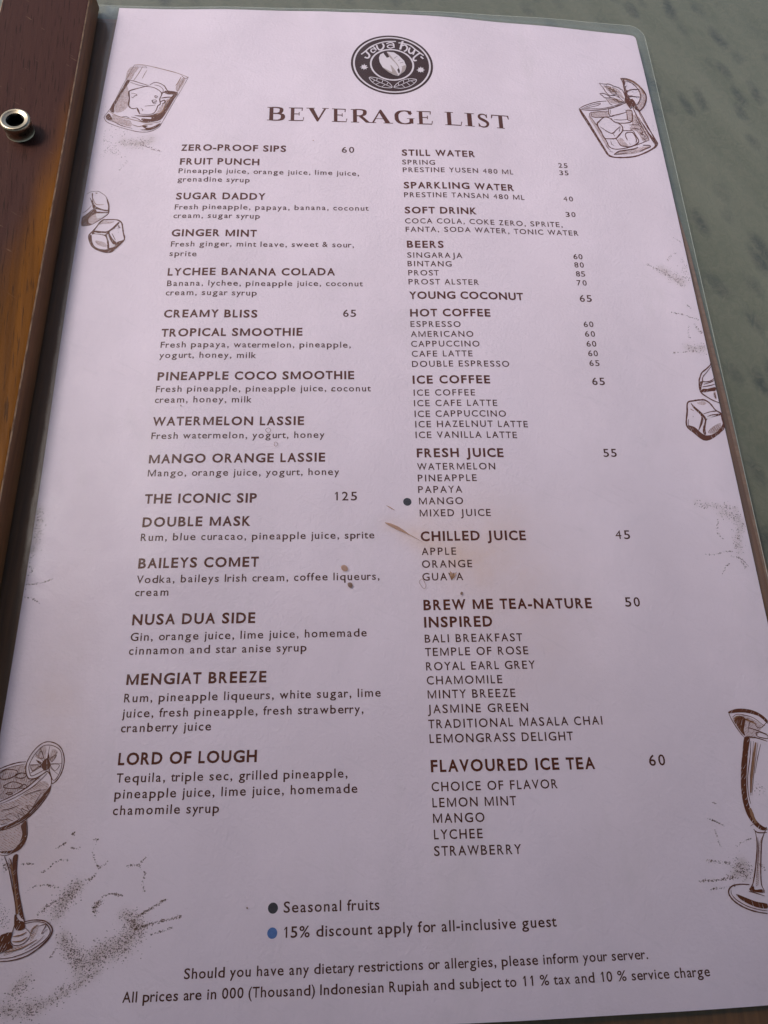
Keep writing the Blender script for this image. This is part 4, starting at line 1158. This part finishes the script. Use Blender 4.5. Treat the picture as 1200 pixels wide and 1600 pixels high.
disc(LX, LY, 19.85, LIFT*.8, 'logo', "printed_logo_disc")
for rad, wd in ((18.35, .85), (10.25, .85)):
    V, Fc = [], []
    cy = LY if rad > 15 else LY - .2
    P = [(LX + rad*math.cos(6.28318*k/80), cy + rad*math.sin(6.28318*k/80)) for k in range(80)]
    ribbon(P, [wd]*80, V, Fc, LIFT, True)
    mesh_obj("printed_logo_ring", V, Fc, MAT['white'], paper)
drawing("printed_logo_lettering", 'logoletters', paper, "pale curved lettering, stars and two leaves inside the round logo", True)
drawing("printed_logo_bean", 'bean', paper, "coffee bean drawing in the middle of the round logo", True)

# ---------------------------------------------------------------- serif title
SF = .05
def arcp(*p): return catmull(list(p), 6)


def serif_glyph(ch):
    S_, H_ = .165, .05
    rect = lambda x0, x1, y0, y1: ('p', [(x0, y0), (x1, y0), (x1, y1), (x0, y1)])
    stem = lambda x: [rect(x, x + S_, 0, 1), rect(x - .09, x + S_ + .09, 0, .05), rect(x - .09, x + S_ + .09, .95, 1)]
    if ch == 'B':
        return .74, stem(.1) + [('s', arcp((.2, .975), (.42, .975), (.575, .90), (.60, .76), (.56, .62), (.42, .535), (.2, .53)), (.065, .175)),
                                ('s', arcp((.2, .53), (.46, .53), (.63, .44), (.67, .28), (.62, .12), (.46, .03), (.2, .025)), (.065, .19))]
    if ch == 'E':
        return .72, stem(.1) + [rect(.2, .64, .935, 1), rect(.2, .5, .49, .555), rect(.2, .68, 0, .065), ('p', [(.60, .76), (.64, .76), (.655, 1), (.61, 1)]),
                                ('p', [(.66, 0), (.68, 0), (.72, .27), (.68, .27)]), rect(.47, .505, .40, .66)]
    if ch == 'V':
        return .88, [('p', [(.08, 1), (.27, 1), (.51, .16), (.46, -.02), (.42, -.02)]), ('p', [(.44, -.02), (.47, -.02), (.80, 1), (.72, 1), (.44, .09)]),
                     rect(0, .33, .95, 1), rect(.63, .89, .95, 1)]
    if ch == 'R':
        return .83, stem(.1) + [('s', arcp((.2, .975), (.42, .975), (.575, .90), (.60, .75), (.56, .60), (.42, .51), (.2, .505)), (.065, .175)),
                                ('p', [(.31, .51), (.49, .51), (.80, .04), (.87, .04), (.87, 0), (.64, 0)])]
    if ch == 'A':
        return .90, [('p', [(.10, 0), (.175, 0), (.45, .92), (.43, 1.02)]), ('p', [(.43, 1.02), (.48, 1.02), (.84, 0), (.64, 0), (.39, .82)]),
                     rect(.24, .64, .31, .355), rect(0, .27, 0, .05), rect(.56, .93, 0, .05)]
    if ch == 'G':
        return .86, [('s', arcp((.72, .74), (.64, .92), (.46, .985), (.26, .92), (.13, .72), (.12, .48), (.15, .26), (.27, .08), (.46, .015), (.62, .05), (.72, .12)), (.065, .185)),
                     rect(.66, .66 + S_, .04, .42), rect(.56, .88, .40, .435), ('p', [(.70, .68), (.735, .68), (.745, 1.0), (.715, 1.0), (.68, .86)])]
    if ch == 'L':
        return .70, stem(.1) + [rect(.2, .66, 0, .065), ('p', [(.64, 0), (.66, 0), (.71, .30), (.67, .30)])]
    if ch == 'I':
        return .34, stem(.1)
    if ch == 'S':
        return .56, [('s', arcp((.47, .76), (.42, .92), (.29, .98), (.15, .93), (.10, .79), (.16, .65), (.32, .53), (.46, .40), (.50, .25), (.43, .08), (.28, .015), (.13, .07), (.07, .24)), (.07, .175)),
                     ('p', [(.46, .71), (.49, .71), (.49, 1.0), (.465, 1.0), (.44, .88)]), ('p', [(.05, 0), (.075, 0), (.10, .12), (.08, .29), (.05, .29)])]
    if ch == 'T':
        return .74, [rect(.31, .31 + S_, 0, 1), rect(.21, .54, 0, .05), rect(.02, .73, .935, 1), ('p', [(.0, .72), (.035, .72), (.09, 1), (.02, 1)]),
                     ('p', [(.715, .72), (.75, .72), (.73, 1), (.66, 1)])]


CAPT = 8.35
TX0, TX1 = -27.8, 85.3
px2 = {}
spans = [('B', 50, 132), ('E', 150, 222), ('V', 232, 335), ('E', 350, 422), ('R', 438, 530), ('A', 524, 632), ('G', 640, 735), ('E', 748, 823),
         ('L', 880, 962), ('I', 975, 1020), ('S', 1036, 1092), ('T', 1104, 1190)]
for ch, a, b in spans:
    adv, prims = serif_glyph(ch)
    xa = TX0 + (a - 50)/(1190 - 50)*(TX1 - TX0); xb = TX0 + (b - 50)/(1190 - 50)*(TX1 - TX0)
    k = (xb - xa)/adv
    yb = 285.9 - .25*math.sin(math.pi*(xa - TX0)/(TX1 - TX0))
    V, Fc = [], []; z = LIFT
    for kind, *rest in prims:
        z += STEP
        if kind == 'p': fill([(xa + x*k, yb + y*CAPT) for x, y in rest[0]], V, Fc, z)
        else:
            P = rest[0]; lo, hi = rest[1]; W = []
            for i in range(len(P)):
                a_, b_ = P[max(i-1, 0)], P[min(i+1, len(P)-1)]
                vert = abs(b_[1]-a_[1])/(math.hypot(b_[0]-a_[0], b_[1]-a_[1]) or 1)
                if ch == 'S': vert = max(0, min(1, math.sin(math.pi*i/(len(P)-1))**2))
                W.append((lo + (hi - lo)*vert**1.6)*(k*.7 + CAPT*.3))
            ribbon([(xa + x*k, yb + y*CAPT) for x, y in P], W, V, Fc, z)
    mesh_obj("printed_title_letter", V, Fc, MAT['line'] if 0 else MAT['head'], paper)

# ---------------------------------------------------------------- printed lines
ADV = dict(zip("ABCDEFGHIJKLMNOPQRSTUVWXYZ", (667, 611, 704, 741, 556, 519, 778, 741, 259, 480, 648, 481, 889, 778, 852, 593, 852, 630, 556, 556, 722, 630, 963, 630, 611, 593)))
ADV.update(zip("abcdefghijklmnopqrstuvwxyz", (519, 611, 481, 611, 574, 296, 611, 556, 241, 241, 519, 241, 852, 556, 611, 611, 611, 333, 444, 325, 556, 500, 778, 481, 500, 463)))
ADV.update({c: 569 for c in "0123456789"}); ADV.update({',': 278, '.': 278, ' ': 290, '&': 667, '-': 315, '%': 870, '(': 296, ')': 296})
SB = {}
for c in ADV:
    if c in "AVWYXTvwyxk": SB[c] = .03
    elif c in "OCGQSoceqdspg0369825&": SB[c] = .11
    elif c in "IilHNMmnhuUrjJ1,.-": SB[c] = .19
    else: SB[c] = .15
CAPR = .708


def build_glyphs(weights):
    chars = sorted({c for l_ in LINES for c in l_[0] if c != ' '})
    objs = {}
    for wname, off in weights.items():
        for c in chars:
            if c in 'M4': off_ = .0 if wname == 'reg' else .008
            else: off_ = off
            cu = bpy.data.curves.new("glyph", 'FONT'); cu.body = c; cu.size = 1; cu.offset = off_; cu.resolution_u = 3
            o = bpy.data.objects.new("glyph", cu); COL.objects.link(o); objs[wname, c] = o
    ref = bpy.data.curves.new("glyph", 'FONT'); ref.body = 'H'; ro = bpy.data.objects.new("glyph", ref); COL.objects.link(ro)
    dg = bpy.context.evaluated_depsgraph_get(); dg.update()
    m = ro.evaluated_get(dg).to_mesh(); cap = max(v.co.y for v in m.vertices)
    out = {}
    for key, o in objs.items():
        m = o.evaluated_get(dg).to_mesh()
        vs = [(v.co.x/cap, v.co.y/cap) for v in m.vertices]; fs = [tuple(p.vertices) for p in m.polygons]
        x0 = min(v[0] for v in vs); x1 = max(v[0] for v in vs)
        out[key] = ([(x - x0, y) for x, y in vs], fs, x1 - x0)
        if key[1] == '1':             # plain one with its flag
            s_ = .20 if key[0] == 'bold' else .165
            out[key] = ([(.34 - s_, 0), (.34, 0), (.34, 1), (.34 - s_, 1), (.34 - s_, .985), (0, .76), (.07, .68), (.34 - s_, .86)],
                        [(0, 1, 2, 3), (4, 5, 6, 7)], .34)
        if key[1] == 'M':      # drawn by hand: the bold offset folds over in the narrow M
            s_ = .215 if key[0] == 'bold' else .155; w_ = 1.12
            out[key] = ([(0, 0), (s_, 0), (s_, 1), (0, 1), (w_ - s_, 0), (w_, 0), (w_, 1), (w_ - s_, 1),
                         (s_*1.02, 1), (s_*.98, 1.08 - s_*1.75), (w_/2 - s_*.42, 0), (w_/2 + s_*.42, 0), (w_ - s_*.98, 1.08 - s_*1.75), (w_ - s_*1.02, 1), (w_/2, .28)],
                        [(0, 1, 2, 3), (4, 5, 6, 7), (9, 10, 14, 8), (10, 11, 14), (11, 12, 13, 14)], w_)
    for o in list(objs.values()) + [ro]:
        cu = o.data; bpy.data.objects.remove(o); bpy.data.curves.remove(cu)
    return out


G = build_glyphs({'bold': .030, 'reg': .012})
STY = {'H': ('printed_heading', 'bold', 3.5, 'head'), 'N': ('printed_price', 'reg', 3.35, 'body'), 'D': ('printed_description', 'reg', 2.72, 'body'),
       'B': ('printed_item', 'reg', 2.72, 'body'), 'P': ('printed_price', 'reg', 2.7, 'body'), 'S': ('printed_note', 'reg', 2.9, 'body'), 'F': ('printed_note', 'reg', 2.62, 'body')}
for text, st, x0, x1, y0, y1 in LINES:
    nm, wname, cap, mk = STY[st]
    items = []          # (char, ink offset, ink width, advance) in cap units
    for c in text:
        a = ADV[c]/1000/CAPR*(1.03 if wname == 'bold' else 1)
        if c == ' ': items.append((c, 0, 0, a)); continue
        ink0 = G[wname, c][2]
        target = a - SB[c]*(.8 if wname == 'bold' else 1)
        iw = ink0 if c in "IilJjtfr1,.-()" else ink0*.1 + target*.9
        items.append((c, (a - iw)/2, iw, a))
    nat = sum(i[3] for i in items) - items[0][1] - (items[-1][3] - items[-1][1] - items[-1][2])
    W = (x1 - x0)/cap; n = len(text) - 1
    k = 1.0; tr = (W - nat)/n
    if tr > .16: k = W/(nat + .16*n); tr = .16*k
    if tr < .0: k = W/nat; tr = 0
    V, Fc = [], []
    pen = -items[0][1]*k
    for c, off, iw, a in items:
        if c != ' ':
            vs, fs, w0 = G[wname, c]; b = len(V); q = iw/w0*k
            for x, y in vs:
                xx = x0 + (pen + off*k + x*q)*cap; t = (xx - x0)/(x1 - x0)
                V.append((xx, y0 + (y1 - y0)*t + y*cap, zp(xx) + LIFT))
            Fc += [tuple(b + i for i in f) for f in fs]
        pen += a*k + tr
    mesh_obj(nm, V, Fc, MAT[mk], paper)

# ---------------------------------------------------------------- laminate film
OUT_R = [(-74, 166.6), (75, 166.4), (270, 165.4), (314, 164.9), (366, 164.2)]


def rim_top(x): return hermite(x, [(-112, 360.3), (-60, 360.8), (28, 362.0), (95, 363.6), (165, 366.6)])


def film_outline(P):
    "for each point of the paper outline the matching point of the film's outer edge"
    O = []
    for x, y in P:
        t_b = abs(y - PB) < 1e-6
        if t_b:
            u = (x - paper_left(PB))/(paper_right(PB) - paper_left(PB)); O.append((-114 + (166.6 + 114)*u, -75.5))
        elif x > 120 and y < 350: O.append((hermite(y, OUT_R), -75.5 + (y - PB)*(350 + 75.5)/(350 - PB)))
        elif x > 150: O.append(None)
        elif y > 358 - 1e-9 and x > -102.5:
            O.append((x + (x + 101)*.006 if x > -101 else -114 , rim_top(x)))
        else: O.append((-114, y))
    # far right corner: radius 8
    idx = [i for i, o in enumerate(O) if o is None]
    r = 7.5; xe = hermite(366, OUT_R); ye = rim_top(xe - r)
    for k, i in enumerate(idx):
        t = k/(len(idx) - 1); L1 = 360 - r - 350
        a = R(90*t)
        O[i] = (xe - r + r*math.cos(a) , ye - r + r*math.sin(a) - .3*(1 - t))
    return O


P = page_outline(); O = film_outline(P)
V, Fc = [], []
FT = .42
# film over the paper
NX2, NY2 = 90, 130
for j in range(NY2 + 1):
    for i in range(NX2 + 1):
        u, v = i/NX2, j/NY2
        y = PB + (358.9 - PB)*v
        x = paper_left(y) + (paper_right(y) - paper_left(y))*u
        y = PB + (paper_top(x) - PB)*v
        dx, dy = paper_right(y) - x, paper_top(x) - y
        if dx < 2.2 and dy < 2.2:
            q = math.hypot(2.2 - dx, 2.2 - dy)
            if q > 2.2: x -= (2.2 - dx)*(1 - 2.2/q); y -= (2.2 - dy)*(1 - 2.2/q)
        V.append((x, y, zp(x) + FT))
for j in range(NY2):
    for i in range(NX2):
        a = j*(NX2 + 1) + i; Fc.append((a, a + 1, a + NX2 + 2, a + NX2 + 1))
film = mesh_obj("laminate_film", V, Fc, MAT['film'], menu, True)
# sealed clear border round it
V, Fc = [], []
n = len(P); TS = [(0, FT + .004), (.10, FT*.97), (.22, FT*.78), (.34, FT*.5), (.46, .12), (.6, .05), (.93, .05), (.985, .02), (1, -.12), (1, -.4)]
for t, h in TS:
    for (x, y), (ox, oy) in zip(P, O):
        xx, yy = x + (ox - x)*t, y + (oy - y)*t
        V.append((xx, yy, zp(xx) + h))
for i in range(len(TS) - 1):
    for k in range(n):
        a, b = i*n + k, i*n + (k + 1) % n
        Fc.append((a, a + n, b + n, b))
rim = mesh_obj("laminate_border", V, Fc, MAT['rim'], menu, True)

# highlight along the film's cut edge, painted as a pale strip
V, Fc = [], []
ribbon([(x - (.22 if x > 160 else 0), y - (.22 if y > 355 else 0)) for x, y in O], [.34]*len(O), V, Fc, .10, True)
mesh_obj("edge_highlight", V, Fc, MAT['edge_glint'], rim)

# brown backing board under the page
bb = [(-150, -140), (162.0, -140), (169.0, -60), (168.2, 60), (166.6, 150), (164.6, 225), (161.5, 262), (155.0, 352), (-150, 352)]
V, Fc = loft([(bb, TZ + .02), (bb, -.75)])
board = mesh_obj("backing_board", V, Fc, MAT['back'], menu)
bb2 = [(-149, -78), (120, -78), (164.9, -74), (167.0, -30), (166.6, 60), (165.0, 150), (162.6, 240), (158, 300), (152, 349), (-149, 349)]
V, Fc = loft([(bb2, -.74), (bb2, -.5)])
mesh_obj("backing_sheet", V, Fc, MAT['side'], menu)

# ---------------------------------------------------------------- wooden clamp bar with its screw post
def shrink(x0, x1, y0, y1, d_, r): return rounded_rect(x0 + d_, x1 - d_, y0 + d_, y1 - d_, max(r - d_, .5), 6)


BX0, BX1, BY0, BY1, BT = -150.5, -111.2, -150, 360.5, 11.2
rings = [(shrink(BX0, BX1, BY0, BY1, .4, 4), .42), (shrink(BX0, BX1, BY0, BY1, 0, 4), .9), (shrink(BX0, BX1 - .5, BY0, BY1, 0, 4), BT - .50)]
V, Fc = loft(rings, cap_top=False)
# long sides cut in segments so that the worn edge wanders a little
rr = random.Random(3)
bar = mesh_obj("clamp_bar", V, Fc, MAT['side'], menu)
top = [(shrink(BX0, BX1 - .5, BY0, BY1, 0, 4), BT - .50), (shrink(BX0, BX1 - .5, BY0, BY1, .10, 4), BT - .3), (shrink(BX0, BX1 - .5, BY0, BY1, .38, 4), BT - .06)]
V, Fc = loft(top, False, False)
mesh_obj("worn_edge", V, Fc, MAT['edge'], bar)
p0 = shrink(BX0, BX1 - .5, BY0, BY1, .38, 4)
V, Fc = loft([(p0, BT - .06), (shrink(BX0, BX1 - .5, BY0, BY1, 1.4, 4), BT)], True, False)
mesh_obj("bar_face", V, Fc, MAT["wood"], bar, False)

cx, cy, zb = -130.2, 263.2, BT


def circ(r_, n=48, hexa=False):
    out = []
    for k in range(n):
        a = 6.283185*k/n
        q = r_
        if hexa:
            m = (a + math.pi/6 + .35) % (math.pi/3) - math.pi/6
            q = r_*math.cos(math.pi/6)/math.cos(m)
        out.append((cx + q*math.cos(a), cy + q*math.sin(a)))
    return out


rg = [(circ(6.0), zb - .3), (circ(5.75), zb + .25), (circ(5.6), zb + .5), (circ(5.6), zb + 3.2), (circ(5.75), zb + 3.4), (circ(6.0), zb + 3.7), (circ(6.15), zb + 5.6),
      (circ(6.0), zb + 6.1), (circ(5.6), zb + 6.4), (circ(5.15), zb + 6.45), (circ(4.75), zb + 6.2), (circ(4.2), zb + 6.05), (circ(3.75), zb + 5.9)]
V, Fc = loft(rg, False, False)
post = mesh_obj("screw_post", V, Fc, MAT['nickel'], bar, True)
V, Fc = loft([(circ(3.75), zb + 5.9), (circ(3.7, hexa=True), zb + 5.4), (circ(3.7, hexa=True), zb + 2.2)], True, False)
mesh_obj("hex_socket", V, Fc, MAT['dark'], post)
